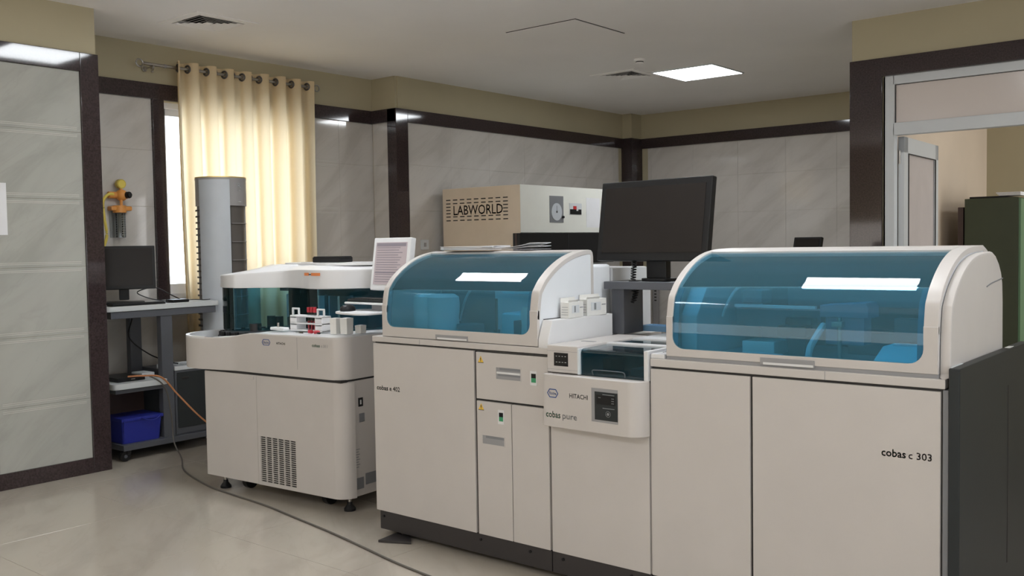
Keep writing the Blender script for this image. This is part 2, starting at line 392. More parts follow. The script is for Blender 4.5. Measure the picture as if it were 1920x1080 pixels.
# partition with the doorway
struct('wall_partition', MB().box(-2.645, -2.50, 7.27, 10.9, 0, ZC), 'paint')
dx1 = -.95
struct('wall_door', MB().box(-2.50, XR, 7.27, 7.40, 2.69, ZC).box(dx1+.1, XR, 7.27, 7.40, 0, 2.69).box(-2.645, -2.40, 7.27, 7.40, 0, 2.69), 'paint')
struct('trim_12', MB().box(-2.655, -2.415, 7.245, 7.42, 0, 2.695, b=.004), 'granite')
struct('trim_13', MB().box(-2.655, dx1+.25, 7.245, 7.42, 2.69, 2.825, b=.004), 'granite')
struct('trim_14', MB().box(dx1, dx1+.25, 7.245, 7.42, 0, 2.69, b=.004), 'granite')
dr = struct('door_1', MB().box(-2.415, -2.335, 7.27, 7.35, 0, 2.69, b=.003).box(-2.345, dx1, 7.27, 7.35, 2.625, 2.69, b=.003).box(-2.345, dx1, 7.27, 7.35, 2.255, 2.345, b=.003).box(dx1-.08, dx1, 7.27, 7.35, 0, 2.69, b=.003), 'chan')
B(-2.337, dx1-.08, 7.30, 7.306, 2.343, 2.627).build('transom_pane', 'transom_refl', dr)
gk = MB()
for a in ((-2.340, -2.330, 2.34, 2.632), (-2.34, dx1-.08, 2.622, 2.63), (-2.34, dx1-.08, 2.34, 2.347)): gk.box(a[0], a[1], 7.292, 7.300, a[2], a[3])
gk.build('transom_gasket', 'gap', dr)
# open leaf, hinged at left jamb, swung into the next room
a = math.radians(2); lm = Matrix.Translation((-2.335, 7.36, 0)) @ Matrix.Rotation(a, 4, 'Z')
LW = .98
lf = MB().box(0, .045, 0, .10, .02, 2.25, b=.003, m=lm).box(0, .045, LW-.10, LW, .02, 2.25, b=.003, m=lm).box(0, .045, 0, LW, 2.13, 2.25, b=.003, m=lm).box(0, .045, 0, LW, .02, .2, b=.003, m=lm).build('door_leaf', 'chan', dr)
B(.012, .033, .09, LW-.09, .19, 2.14, m=lm).build('leaf_panel', 'leaf', lf)
MB().box(.045, .052, .10, .106, .2, 2.13, m=lm).box(.045, .052, LW-.106, LW-.10, .2, 2.13, m=lm).box(.045, .052, .1, LW-.1, 2.124, 2.13, m=lm).build('leaf_gasket', 'gap', lf)
hg = MB()
for z in (.4, 1.3, 2.05): hg.cyl((-2.325, 7.365, z), (-2.325, 7.365, z+.1), .009, n=10)
hg.build('door_hinge', 'steel', dr)
# next room
struct('wall_side', B(-2.50, -2.49, 7.42, 10.6, 0, ZC), 'paint2')
struct('wall_far', B(-2.50, XR, 10.6, 10.75, 0, ZC), 'paint')
struct('wall_right', B(XR, XR+.15, YB, 10.75, 0, ZC), 'paint')
struct('wall_near', B(XL-.3, XR, YB-.15, YB, 0, ZC), 'paint')

# ================= CEILING FITTINGS =================
def led(x, y, label):
    t = thing('ceiling_light', (x, y, ZC), label, 'ceiling light', 'square LED ceiling panels')
    MB().box(x-.325, x+.325, y-.325, y-.312, ZC-.012, ZC-.0005).box(x-.325, x+.325, y+.312, y+.325, ZC-.012, ZC-.0005).box(x-.325, x-.312, y-.312, y+.312, ZC-.012, ZC-.0005).box(x+.312, x+.325, y-.312, y+.312, ZC-.012, ZC-.0005).build('frame', 'chan', t)
    B(x-.312, x+.312, y-.312, y+.312, ZC-.008, ZC-.002).build('diffuser', 'led', t)
led(-4.54, 8.38, 'lit white square LED panel in the ceiling beside the small air vent')
led(-4.54, 3.68, 'square LED panel above the frame mirrored in the dark stone trim at the top left')
led(-1.88, 3.68, 'square LED panel overhead mirrored in the blue lid at right')
for (x, y, w_) in ((-4.54, -1.0, 'near the left wall behind the camera'), (-1.88, -1.0, 'in the middle of the row behind the camera'), (.78, -1.0, 'nearest the right wall behind the camera'), (.78, 3.68, 'right of the picture in front of the doorway wall')): led(x, y, 'square LED ceiling panel '+w_)
led(.6, 9.1, 'square LED panel in the next room beyond the doorway')

def diffuser(cx, cy, hs, label):
    t = thing('ceiling_vent', (cx, cy, ZC), label, 'air vent', 'square louvred ceiling vents')
    h = hs
    def ring(mb, a, b, z0, z1):   # sloped square ring from half-size a at z0 to b at z1
        mb.loft([[(cx-q, cy-q, z), (cx+q, cy-q, z), (cx+q, cy+q, z), (cx-q, cy+q, z)] for q, z in ((a, z0), (b, z1), (b-.002, z1), (a-.004, z0), (a, z0))], cap=False)
    k = h*.74
    f = MB(); f.loft([[(cx-q, cy-q, z), (cx+q, cy-q, z), (cx+q, cy+q, z), (cx-q, cy+q, z)] for q, z in ((h, ZC-.0005), (h, ZC-.006), (h*.98, ZC-.008), (k*1.02, ZC-.008), (k*.985, ZC-.004), (k*.985, ZC+.03), (k*.999, ZC+.03), (k*.999, ZC-.0005), (h, ZC-.0005))], cap=False)
    f.build('frame', 'ceil', t)
    MB().box(cx-k+.004, cx+k-.004, cy-k+.004, cy+k-.004, ZC+.10, ZC+.11).box(cx-k+.0005, cx-k+.003, cy-k, cy+k, ZC+.031, ZC+.11).box(cx+k-.003, cx+k-.0005, cy-k, cy+k, ZC+.031, ZC+.11).box(cx-k, cx+k, cy-k+.0005, cy-k+.003, ZC+.031, ZC+.11).box(cx-k, cx+k, cy+k-.003, cy+k-.0005, ZC+.031, ZC+.11).build('duct', 'gap', t)
    for q in (.93, .74, .55, .36):
        mb = MB(); ring(mb, k*q, k*(q-.10), ZC-.007, ZC+.001); mb.build('louvre', 'ceil', t, smooth=False)
    B(cx-k*.14, cx+k*.14, cy-k*.14, cy+k*.14, ZC-.006, ZC-.002).build('centre_plate', 'ceil', t)
diffuser(-6.13, 4.04, .255, 'square louvred air vent in the ceiling above the curtain')
diffuser(-5.14, 8.03, .25, 'small louvred air vent beside the lit ceiling panel')
hp = thing('access_hatch', (-4.44, 6.09, ZC), 'flush white square access hatch in the middle of the ceiling', 'ceiling hatch')
B(-4.77, -4.11, 5.76, 6.42, ZC-.003, ZC-.0005).build('shadow_gap', 'gap', hp)
B(-4.762, -4.118, 5.768, 6.412, ZC-.007, ZC-.0031, b=.001).build('panel', 'ceil', hp)
sm = thing('smoke_detector', (-4.6, 7.42, ZC), 'round white smoke detector on the ceiling near the lit panel', 'smoke detector')
MB().lathe([(.05, 0), (.05, -.012), (.035, -.022), (.034, -.022)], (-4.6, 7.42, ZC)).build('base', 'ceil', sm)
MB().lathe([(.036, -.0215), (.036, -.030)], (-4.6, 7.42, ZC)).build('slot_ring', 'gap', sm)
MB().lathe([(.036, -.030), (.034, -.038), (.015, -.045)], (-4.6, 7.42, ZC)).build('cover', 'ceil', sm)

# ================= CURTAIN =================
RX = -6.95; rz = 2.945
rod = thing('curtain_rod', (RX, 4.85, rz), 'steel curtain rod with ring ends above the window', 'curtain rod')
MB().cyl((RX, 3.99, rz), (RX, 5.66, rz), .0125).build('rod', 'steel', rod)
MB().cyl((RX, 4.17, rz), (RX, 4.19, rz), .015).build('collar', 'acgrey', rod)
for yy in (3.965, 5.69):
    R_ = .028; P_ = [(RX, yy+R_*math.cos(t*PI/8), rz+R_*math.sin(t*PI/8)) for t in range(17)]
    MB().tube(P_, .0065).build('finial', 'steel', rod)
for yy in (4.07, 5.645):
    MB().cyl((-7.05, yy, rz-.02), (RX, yy, rz-.02), .007).cyl((-7.072, yy, rz-.02), (-7.06, yy, rz-.02), .022).cyl((RX, yy-.008, rz-.02), (RX, yy+.008, rz-.02), .02).sph((RX+.0, yy, rz-.055), .011).build('bracket', 'steel', rod)
ct = thing('curtain', (RX, 4.95, .35), 'pale yellow eyelet curtain hanging over the bright window', 'curtain')
cy0, cy1 = 4.255, 5.625; NF = 8; cols = 200
def curt(u, z):
    y = cy0+(cy1-cy0)*u; top = (z-.3)/2.7
    ph = 2*PI*NF*u/1.0
    amp = (.044+.012*math.sin(u*9+1))*(.85+.15*top)
    y += .016*math.sin(2*ph+.6)*(1-.3*top)+(.05*(1-top))*(.5-u)*1.0
    return (RX+amp*math.cos(ph)+.006*math.sin(u*37+z*1.3)*(1-top), y+.012*math.sin(z*1.7+u*20)*(1-top), z)
MB().sheet([[curt(i/cols, z) for i in range(cols+1)] for z in [2.995-2.65*k/26 for k in range(27)]], .0).build('cloth', 'curtain', ct)
# stitched heading band
MB().sheet([[tuple(Vector(curt(i/cols, z))+Vector((.0015, 0, 0))) for i in range(cols+1)] for z in (2.993, 2.95, 2.895)], .0).build('heading_tape', 'curtain', ct)
for k in range(2*NF+1):
    u = (k+.0)/(2*NF)+1/(4*NF)
    if u > 1: break
    p = Vector(curt(u, rz)); q = Vector(curt(u+.004, rz))-Vector(curt(u-.004, rz)); q.z = 0; q.normalize(); nrm = Vector((-q.y, q.x, 0)); p.x = RX
    Rr = .027; P_ = [p+q*Rr*math.cos(t*PI/9)+Vector((0, 0, Rr*math.sin(t*PI/9))) for t in range(19)]
    MB().tube(P_, .0085, n=8).build('eyelet', 'eyelet', ct)

# ================= LEFT CORNER: regulator, trolley =================
rg = thing('flow_regulator', (-7.05, 3.80, 1.75), 'brass and orange gas regulator with yellow hose on the wall', 'gas regulator')
B(-7.07, -7.04, 3.74, 3.86, 1.60, 1.80, b=.004).build('wall_plate', 'clear', rg)
MB().cyl((-7.03, 3.81, 2.01), (-6.995, 3.81, 2.01), .036).build('gauge', 'brass', rg)
MB().cyl((-6.995, 3.81, 2.01), (-6.992, 3.81, 2.01), .029).build('dial', 'yellow', rg)
MB().cyl((-7.01, 3.81, 1.94), (-7.01, 3.81, 1.99), .012).cyl((-7.03, 3.72, 1.925), (-7.03, 3.87, 1.925), .026).sph((-7.02, 3.82, 1.925), .045).cyl((-7.01, 3.81, 1.84), (-7.01, 3.81, 1.90), .011).build('regulator_body', 'orange', rg)
MB().cyl((-7.02, 3.84, 1.925), (-6.96, 3.85, 1.925), .026).cyl((-6.97, 3.85, 1.925), (-6.945, 3.85, 1.925), .016).build('knob', 'black', rg)
MB().cyl((-7.02, 3.80, 1.79), (-7.02, 3.80, 1.845), .05).box(-7.06, -6.99, 3.72, 3.89, 1.805, 1.84, b=.01).build('flow_head', 'orange', rg)
MB().cyl((-7.01, 3.79, 1.60), (-7.01, 3.79, 1.79), .026).build('flow_tube', 'clear', rg)
gm = MB()
for k in range(9): gm.box(-6.995, -6.992, 3.80, 3.83, 1.62+k*.018, 1.622+k*.018)
gm.build('scale_marks', 'ridge', rg)
MB().tube(smoothpath([(-7.01, 3.75, 1.93), (-7.0, 3.70, 1.925), (-6.99, 3.655, 1.87), (-6.99, 3.66, 1.75), (-6.99, 3.675, 1.62), (-7.0, 3.65, 1.52), (-7.03, 3.62, 1.40)]), .011).build('hose', 'yellow', rg)

tr = thing('computer_trolley', (-6.7, 3.83, 0), 'grey two-tier computer trolley on castors with a white top beside the window', 'trolley')
tx0, tx1, ty0, ty1 = -6.98, -6.45, 3.375, 4.28
MB().prism(rr(tx0, tx1, ty0, ty1, .03), 'z', 1.068, 1.105, bev=.004).build('top', 'trolleytop', tr)
MB().box(tx0+.03, tx1-.01, ty0+.03, ty1-.03, 1.016, 1.067, b=.004).build('apron', 'tgrey', tr)
MB().box(-6.53, -6.47, 3.79, 3.885, .10, 1.02, b=.006).build('post', 'tgrey', tr)
MB().box(-6.97, -6.91, 3.79, 3.885, .10, 1.02, b=.006).build('post', 'tgrey', tr)
MB().prism(rr(-6.97, -6.40, 3.38, 3.785, .04, corners=(0, 1, 0, 0)), 'z', .52, .562, bev=.004).build('shelf', 'trolleytop', tr)
MB().box(-6.96, -6.42, 3.40, 3.785, .49, .519, b=.003).build('shelf_frame', 'tgrey', tr)
MB().box(-6.97, -6.43, 3.45, 4.25, .075, .118, b=.006).build('base_shelf', 'tgrey', tr)
cb = MB().box(-6.95, -6.47, 3.89, 4.24, .12, .60, b=.004).build('equipment_box', 'tgrey', tr)
MB().box(-6.468, -6.462, 3.905, 4.225, .17, .585, b=.003).build('door', 'sidedark', tr)
MB().box(-6.46, -6.455, 3.94, 4.0, .535, .55, b=.002).build('door_handle', 'gap', tr)
MB().box(-6.75, -6.74, 3.46, 3.79, .13, .48).build('back_board', 'brown', tr)
for (x, y) in ((-6.46, 3.49), (-6.92, 3.49), (-6.46, 4.2), (-6.92, 4.2)):
    c = MB().cyl((x-.017, y-.02, .037), (x+.017, y-.02, .037), .036).build('castor', 'black', tr)
    MB().cyl((x-.022, y-.02, .037), (x+.022, y-.02, .037), .012).build('hub', 'tgrey', c)
    MB().box(x-.024, x+.024, y-.01, y+.02, .05, .076, b=.004).build('fork', 'black', c)
# monitor on the trolley
def monitor(loc, w, h, label, rot, tilt, zc, body='black', scr='screen', bez=.02, th=.035, foot=True, sinkz=0):
    t = thing('monitor', loc, label, 'monitor', rot=rot, world=False)
    m = Matrix.Translation((0, 0, zc)) @ Matrix.Rotation(-tilt, 4, 'X')
    MB().box(-w/2, w/2, 0, th, -h/2, h/2, b=.006, m=m).box(-w*.36, w*.36, th, th+.03, -h*.32, h*.30, b=.012, m=m).build('housing', body, t)
    MB().box(-w/2+bez, w/2-bez, -.002, .004, -h/2+bez*1.25, h/2-bez, m=m).build('screen', scr, t)
    return t, m
t, m = monitor((-6.69, 3.635, 1.1055), .44, .32, 'black flat monitor on the trolley below the gas regulator', math.radians(62), math.radians(7), .27)
MB().box(-.035, .035, .035, .06, .03, .25, b=.006).build('neck', 'black', t)
MB().prism(rr(-.14, .14, -.08, .12, .04), 'z', 0, .018, bev=.004).build('foot', 'black', t)
MB().cyl((0, -.004, .124), (0, .004, .124), .007, n=12).build('badge', 'steel', t)
# keyboard and adapter
kb = thing('keyboard', (-6.6, 3.66, 1.106), 'black keyboard lying across the trolley top under the monitor', 'keyboard')
MB().box(-6.54, -6.46, 3.42, 3.83, 1.1065, 1.118, b=.003).build('base', 'black', kb)
q = MB()
for i in range(4):
    for j in range(16): q.box(-6.535+i*.018, -6.520+i*.018, 3.43+j*.0245, 3.451+j*.0245, 1.118, 1.122)
q.build('keys', 'blackmatt', kb)['kind'] = 'stuff'
ad = thing('adapter_box', (-6.55, 4.0, 1.106), 'flat black adapter box with cable on the trolley top near the curtain', 'adapter')
MB().box(-6.60, -6.50, 3.91, 4.05, 1.1055, 1.128, b=.006).build('case', 'black', ad)
MB().tube(smoothpath([(-6.56, 3.91, 1.115), (-6.62, 3.80, 1.14), (-6.66, 3.72, 1.19), (-6.62, 3.84, 1.22), (-6.58, 3.95, 1.16), (-6.56, 4.02, 1.12)]), .004).build('cable', 'black', ad)
MB().tube(smoothpath([(-6.56, 4.05, 1.115), (-6.55, 4.12, 1.118), (-6.53, 4.2, 1.112), (-6.55, 4.26, 1.112)]), .003).build('cable', 'black', ad)
rt_ = thing('network_router', (-6.6, 3.58, .5625), 'black network box with orange cable on the middle trolley shelf', 'router')
MB().box(-6.75, -6.48, 3.45, 3.66, .5625, .592, b=.005).build('case', 'black', rt_)
MB().box(-6.479, -6.477, 3.55, 3.58, .575, .582).build('indicator', 'steel', rt_)
wr = thing('paper_tray', (-6.6, 3.98, .6005), 'white wire tray lying on the equipment box of the trolley', 'tray')
q = MB()
for k in range(7): q.box(-6.72, -6.47, 3.90+k*.045, 3.908+k*.045, .615, .620)
q.box(-6.72, -6.47, 3.895, 4.20, .601, .610, b=.002).box(-6.475, -6.465, 3.89, 4.205, .601, .632, b=.003).box(-6.725, -6.715, 3.89, 4.205, .601, .632, b=.003)
q.build('tray', 'chan', wr)
sb = thing('small_white_box', (-6.6, 3.72, .5625), 'white box beside the router on the trolley shelf', 'box')
MB().box(-6.70, -6.55, 3.675, 3.775, .5625, .60, b=.004).build('case', 'chan', sb)
bb = thing('plastic_crate', (-6.58, 3.6, .1185), 'blue plastic crate with a handle on the lowest trolley shelf', 'crate')
MB().loft([[(x, y, z) for x, y in rr(-6.73+d, -6.46-d, 3.46+d, 3.775-d, .02)] for z, d in ((.119, .015), (.30, 0), (.30, .006), (.125, .02))]).build('body', 'blue', bb)
MB().box(-6.735, -6.455, 3.455, 3.78, .278, .302, b=.003).box(-6.459, -6.452, 3.47, 3.475, .2, .3).build('rim', 'blue', bb)
MB().tube(smoothpath([(-6.45, 3.60, .295), (-6.44, 3.66, .27), (-6.44, 3.72, .275), (-6.45, 3.76, .30)]), .004).build('handle', 'blue', bb)
oc = MB().tube(smoothpath([(-6.47, 3.52, .60), (-6.42, 3.60, .60), (-6.40, 3.74, .575), (-6.35, 3.83, .45), (-6.2, 3.90, .30), (-6.08, 4.0, .16), (-5.9, 4.05, .02), (-5.7, 4.06, .006), (-5.4, 4.05, .006)]), .0065).build('network_cable', 'orangecable'); tag(oc, 'orange cable looping from the trolley shelf down to the floor', 'cable')
fc = MB().tube(smoothpath([(-6.46, 3.60, .597), (-6.41, 3.66, .59), (-6.39, 3.76, .50), (-6.385, 3.80, .3), (-6.36, 3.80, .10), (-6.2, 3.76, .006), (-5.81, 3.545, .006), (-5.33, 3.41, .006), (-4.99, 3.372, .006), (-4.63, 3.342, .006), (-4.26, 3.282, .006), (-3.92, 3.227, .006), (-3.59, 3.16, .006), (-3.31, 3.10, .006), (-3.05, 3.06, .006), (-2.6, 3.0, .006)]), .0055).build('power_cable', 'greycable'); tag(fc, 'long grey cable trailing across the floor in front of the instruments', 'cable')
rc = MB().tube(smoothpath([(-6.88, 3.72, 1.10), (-6.82, 3.76, 1.0), (-6.80, 3.72, .85), (-6.7, 3.82, .72), (-6.62, 3.95, .65), (-6.60, 4.0, .635)]), .005).build('monitor_cable', 'black'); tag(rc, 'thin black cable hanging behind the trolley posts', 'cable')
wc = MB().tube(smoothpath([(-6.47, 4.20, .56), (-6.42, 4.26, .57), (-6.38, 4.29, .5), (-6.38, 4.27, .38), (-6.42, 4.25, .30), (-6.465, 4.20, .27)]), .007).build('hose_loop', 'whitecable'); tag(wc, 'white loop of hose between trolley and left analyser', 'hose')
# paper on foreground wall
pp = MB().box(-6.3095, -6.3075, 2.45, 2.667, 1.61, 1.937).build('wall_notice', 'paper'); tag(pp, 'blank white sheet stuck on the marble wall at the left edge', 'paper')

# ================= TOWER AIR CONDITIONER =================
ax_, ay_ = -6.70, 4.485; Rr = .198
ac = thing('tower_air_conditioner', (ax_, ay_, 0), 'tall round grey-white floor air conditioner in front of the yellow curtain', 'air conditioner')
def arc(a0, a1, r, z0, z1, th=.012, n=24, name='p', m='acbody'):
    pts = [(ax_+r*math.cos(math.radians(a0+(a1-a0)*i/n)), ay_+r*math.sin(math.radians(a0+(a1-a0)*i/n))) for i in range(n+1)]
    pts += [(ax_+(r-th)*math.cos(math.radians(a1+(a0-a1)*i/n)), ay_+(r-th)*math.sin(math.radians(a1+(a0-a1)*i/n))) for i in range(n+1)]
    return MB().prism(pts, 'z', z0, z1).build(name, m, ac)
arc(56, 236, Rr-.012, .05, 2.05, th=.02, name='rear_shell', m='acgrey')
MB().cyl((ax_, ay_, 0), (ax_, ay_, .05), Rr+.005, n=40).build('base', 'acgrey', ac)
MB().cyl((ax_, ay_, .05), (ax_, ay_, 2.04), Rr-.04, n=40).build('core', 'acdark', ac)
MB().cyl((ax_, ay_, 2.045), (ax_, ay_, 2.06), Rr, n=48).build('top_cap', 'acgrey', ac)
MB().cyl((ax_, ay_, 2.06), (ax_, ay_, 2.068), Rr+.001, n=48).build('rim_reflection', 'goldrefl', ac)  # golden reflection along the cap edge, put in as a coloured ring
arc(-90, -14, Rr, .05, 2.045, name='front_panel')
arc(-14, 56, Rr-.002, 1.84, 2.045, name='upper_panel', m='acgrey')
arc(-14, 56, Rr-.002, .05, .55, name='lower_panel', m='acgrey')
arc(-124, -90, Rr-.002, 1.84, 2.045, name='upper_panel', m='acgrey')
for k in range(9):
    arc(-10, 54, Rr-.006, 1.84-(k+1)*.145+.004, 1.84-(k+1)*.145+.008, th=.02, name='louvre', m='acgrey')
for k in range(26):
    arc(-128, -92, Rr+.001, 1.80-k*.048, 1.80-k*.048+.012, th=.02, n=5, name='side_fin', m='acdark')
arc(-10, 54, Rr-.022, .55, 1.84, th=.008, name='outlet', m='acdark')
text('R', 'mark', 0, 0, 0, .04, 'chan', ac, mtx=Matrix.Translation((ax_, ay_, 1.98)) @ Matrix.Rotation(math.radians(101), 4, 'Z') @ Matrix.Translation((-.015, -Rr-.002, 0)))
MB().box(-.012, .012, -Rr-.003, -Rr+.002, -.012, -.009, m=Matrix.Translation((ax_, ay_, 1.97)) @ Matrix.Rotation(math.radians(101), 4, 'Z')).box(-.016, .016, -Rr-.003, -Rr+.002, -.10, -.096, m=Matrix.Translation((ax_, ay_, 1.97)) @ Matrix.Rotation(math.radians(101), 4, 'Z')).build('mark_line', 'chan', ac)

# ================= LEFT ANALYSER (c 311) =================
an = thing('tabletop_analyser', (-5.313, 3.40, 0), 'white floor-standing analyser with a rounded tray and wavy canopy, left of the front row', 'analyser', rot=math.radians(4), world=False)
def spline(P, k=6): return [(v.x, v.y) for v in smoothpath([(x, y, 0) for x, y in P], k)]
# cabinet: left door, right door with vent, side
def corner_poly(x0, x1, y0, y1, r): return rr(x0, x1, y0, y1, r, corners=(1, 1, 0, 0))
MB().prism(rr(.0, 1.205, .012, .85, .07, corners=(0, 1, 0, 0)), 'z', .085, .745, bev=.003).build('cabinet', 'white', an)
MB().box(0.0, .4885, 0, .012, .085, .742, b=.003).build('door', 'white', an)
vx0, vx1, vz0, vz1 = .51, .825, .105, .38
rp = MB()
rp.box(.4915, vx0, 0, .0125, .085, .742).box(vx0, vx1, 0, .0125, .085, vz0).box(vx0, vx1, 0, .0125, vz1, .742).box(vx1, 1.14, 0, .0125, .085, .742)
rp.prism([(1.14, 0)]+[(1.13+.09*math.sin(a), .09-.09*math.cos(a)) for a in [PI/2*i/8 for i in range(1, 9)]]+[(1.208, .09)]+[(1.13+.078*math.sin(a), .09-.078*math.cos(a)) for a in [PI/2*i/8 for i in range(8, 0, -1)]]+[(1.14, .0125)], 'z', .085, .742)
dd = rp.build('door', 'white', an)
B(vx0, vx1, .008, .0125, vz0, vz1).build('vent_backing', 'gap', dd)
g = MB(); nc, nr = 6, 22; cw = (vx1-vx0)/nc; rh = (vz1-vz0)/nr
for i in range(nc+1): g.box(max(vx0, vx0+i*cw-.0045), min(vx1, vx0+i*cw+.0045), .001, .007, vz0, vz1)
for j in range(nr+1): g.box(vx0, vx1, .001, .007, max(vz0, vz0+j*rh-.0019), min(vz1, vz0+j*rh+.0019))
g.build('vent_grille', 'white', dd)
B(.4885, .4915, .004, .012, .085, .742).build('door_gap', 'recess', an)
MB().box(.40, .47, -.006, .012, .715, .738, b=.003).build('door_catch', 'white', an)
B(.01, 1.198, .006, .8, .742, .7575).build('shadow_gap', 'gap', an)
# side plates
sd = MB().box(1.2045, 1.207, .06, .16, .125, .19).build('vent_plate', 'grey', an); MB().box(1.2045, 1.207, .175, .30, .14, .205).build('vent_plate', 'grey', an)
MB().box(1.2045, 1.209, .13, .165, .595, .645, b=.001).build('power_socket', 'black', an)
MB().box(1.2045, 1.210, .14, .152, .607, .633, b=.001).build('rocker', 'chan', an)
MB().box(1.2045, 1.209, .135, .175, .505, .555, b=.001).build('side_port', 'grey', an)
lb = MB()
for k in range(8): lb.box(1.2045, 1.2056, .07+.004*(k % 3), .125+.01*(k % 2), .25+k*.0145, .254+k*.0145)
lb.build('rating_text', 'inkl', an)
for (x, y) in ((.10, .06), (1.15, .10), (.10, .75), (1.15, .75)):
    f = MB().cyl((x, y, .035), (x, y, .086), .010, n=12).build('levelling_foot', 'steel', an)
    MB().lathe([(.034, 0), (.034, .012), (.016, .035), (.014, .05)], (x, y, 0.001), n=20).build('pad', 'black', f)
for x in (.24, .95):
    MB().cyl((x-.018, .14, .05), (x+.018, .14, .05), .0495).box(x-.024, x+.024, .12, .17, .06, .0855).build('castor', 'black', an)
B(.62, .95, .15, .5, .05, .0845, b=.003).build('drip_tray', 'grey', an)
# tray body with round lobe
cxl, cyl_, rl = -.02, .255, .30
lobe = [(cxl+rl*math.cos(math.radians(a)), cyl_+rl*math.sin(math.radians(a))) for a in range(120, 286, 5)]
outl = lobe+spline([lobe[-1], (.18, -.016), (.30, .004), (.42, .003), (.55, 0), (.8, 0), (1.10, 0)], 5)[1:]
outl += [(1.12+.09*math.sin(a), .09-.09*math.cos(a)) for a in [PI/2*i/8 for i in range(1, 9)]]+[(1.21, .85), (-.1, .85)]
def inset(P, d):
    out = []; n = len(P)
    for i in range(n):
        a, b, c = Vector(P[i-1]), Vector(P[i]), Vector(P[(i+1) % n]); t = (c-a).normalized(); out.append((b.x-t.y*d, b.y+t.x*d))
    return out
def rimz(x):
    t = min(1, max(0, (x-.16)/.34)); return .958+.038*t*t*(3-2*t)
ring = lambda P, z: [(x, y, z) for x, y in P]
# hollow lobe: outer skin, rim, inner skin; solid right part
well = [(cxl+(rl-.022)*math.cos(math.radians(a)), cyl_+(rl-.022)*math.sin(math.radians(a))) for a in range(120, 286, 5)]
well += spline([well[-1], (.16, .02), (.28, .06), (.36, .14), (.38, .30), (.34, .46)], 4)[1:]
wc_ = (.05, .28)
tb = MB(); tb.loft([ring(outl, .757), [(x, y, rimz(x)-.011) for x, y in outl], [(x, y, rimz(x)-.002) for x, y in inset(outl, .005)]], cap=False)
tb.prism(inset(outl, .001), 'z', .7572, .80)
tb.build('tray_body', 'white', an)
# top deck: polygon with the well cut out = right deck
deck = [(.36, .14), (.28, .06), (.16, .02), (.11, -.008), (.18, -.010), (.30, .008), (.42, .008), (.8, .006), (1.10, .006)]+[(1.115+.086*math.sin(a), .092-.086*math.cos(a)) for a in [PI/2*i/6 for i in range(1, 7)]]+[(1.203, .84), (.0, .84), (.34, .46), (.38, .30)]
MB().loft([[(x, y, .93) for x, y in deck], [(x, y, rimz(x)) for x, y in deck]]).build('deck', 'white2', an)
rim = MB(); n = len(lobe)
rim.loft([[(*lobe[i], rimz(lobe[i][0])-.011), (*lobe[i], rimz(lobe[i][0])+.001), (*well[i], rimz(lobe[i][0])+.001), (*well[i], .88)] for i in range(n)], closed=False, cap=False)
rim.build('tray_rim', 'white2', an)
MB().cyl((cxl+.05, cyl_+.06, .82), (cxl+.05, cyl_+.06, .88), rl+.02, n=40).build('well_floor', 'innerdark', an)
rtr = MB().cyl((.06, .36, .90), (.06, .36, .945), .235, n=40).cyl((.06, .36, .945), (.06, .36, .965), .20, n=40).cyl((.06, .36, .965), (.06, .36, 1.01), .04).build('sample_rotor', 'blackmatt', an)
for k in range(20):
    a = 2*PI*k/20; MB().cyl((.06+.215*math.cos(a), .36+.215*math.sin(a), .945), (.06+.215*math.cos(a), .36+.215*math.sin(a), .972), .014, n=10).build('rotor_cup', 'black', rtr)
for x, y in ((.03, .52), (.13, .50)): MB().cyl((x, y, .96), (x, y, 1.05), .028, n=16).build('reagent_bottle', 'black', rtr)
# canopy
can = [(-.065+.30*math.cos(math.radians(a)), .567+.30*math.sin(math.radians(a))) for a in range(150, 281, 6)]
can += spline([can[-1], (.10, .345), (.26, .43), (.42, .41), (.58, .352), (.72, .345), (.83, .40), (.93, .51)], 6)[1:]
can += [(.98, .58), (1.03, .66), (1.08, .86), (.5, .90), (-.25, .86)]
def zt(x): t = min(1, max(0, (x+.27)/.80)); return 1.328+.036*(t*t*(3-2*t))
cc = Vector((.42, .64))
def shr(P, s): return [tuple(cc+(Vector(p)-cc)*s) for p in P]
rings = [[(x, y, 1.244) for x, y in shr(can, .985)], [(x, y, 1.248) for x, y in can], [(x, y, zt(x)-.014) for x, y in can], [(x, y, zt(x)-.003) for x, y in shr(can, .993)], [(x, y, zt(x)+.001) for x, y in shr(can, .975)], [(x, y, zt(x)+.022) for x, y in shr(can, .72)], [(x, y, 1.392) for x, y in shr(can, .5)]]
MB().loft(rings).build('canopy', 'white2', an)
q = [(.22, .53), (.40, .50), (.62, .43), (.80, .50), (.93, .66), (.98, .84), (.1, .84), (.10, .60)]
MB().prism(spline(q+[q[0]], 5)[:-1], 'z', 1.385, 1.402, bev=.004).build('canopy_lid', 'white2', an)
MB().box(.30, .36, .55, .575, 1.402, 1.4035).build('lid_catch', 'inkl', an)
MB().box(.70, .84, .206, .216, 1.326, 1.342).build('sticker', 'orangesticker', an) if False else None
def onfront(x):  # y of canopy front at x
    best = min((p for p in can[10:-5]), key=lambda p: abs(p[0]-x)); return best[1]
for a, b in ((.53, .59), (.615, .70)):
    MB().sheet([[(a+(b-a)*k/4, onfront(a+(b-a)*k/4)-.003, z) for k in range(5)] for z in (1.326, 1.344)], .001).build('sticker', 'orangesticker', an)
MB().box(.592, .613, onfront(.60)-.003, onfront(.60)-.001, 1.330, 1.337).build('sticker_mark', 'ink', an)
# glass screen following the canopy
gl = [p for p in shr(can, .98)][:-3]
gs = MB().sheet([[(x, y, z) for x, y in gl] for z in (.95, 1.10, 1.245)], .004).build('glass_screen', 'teal', an)
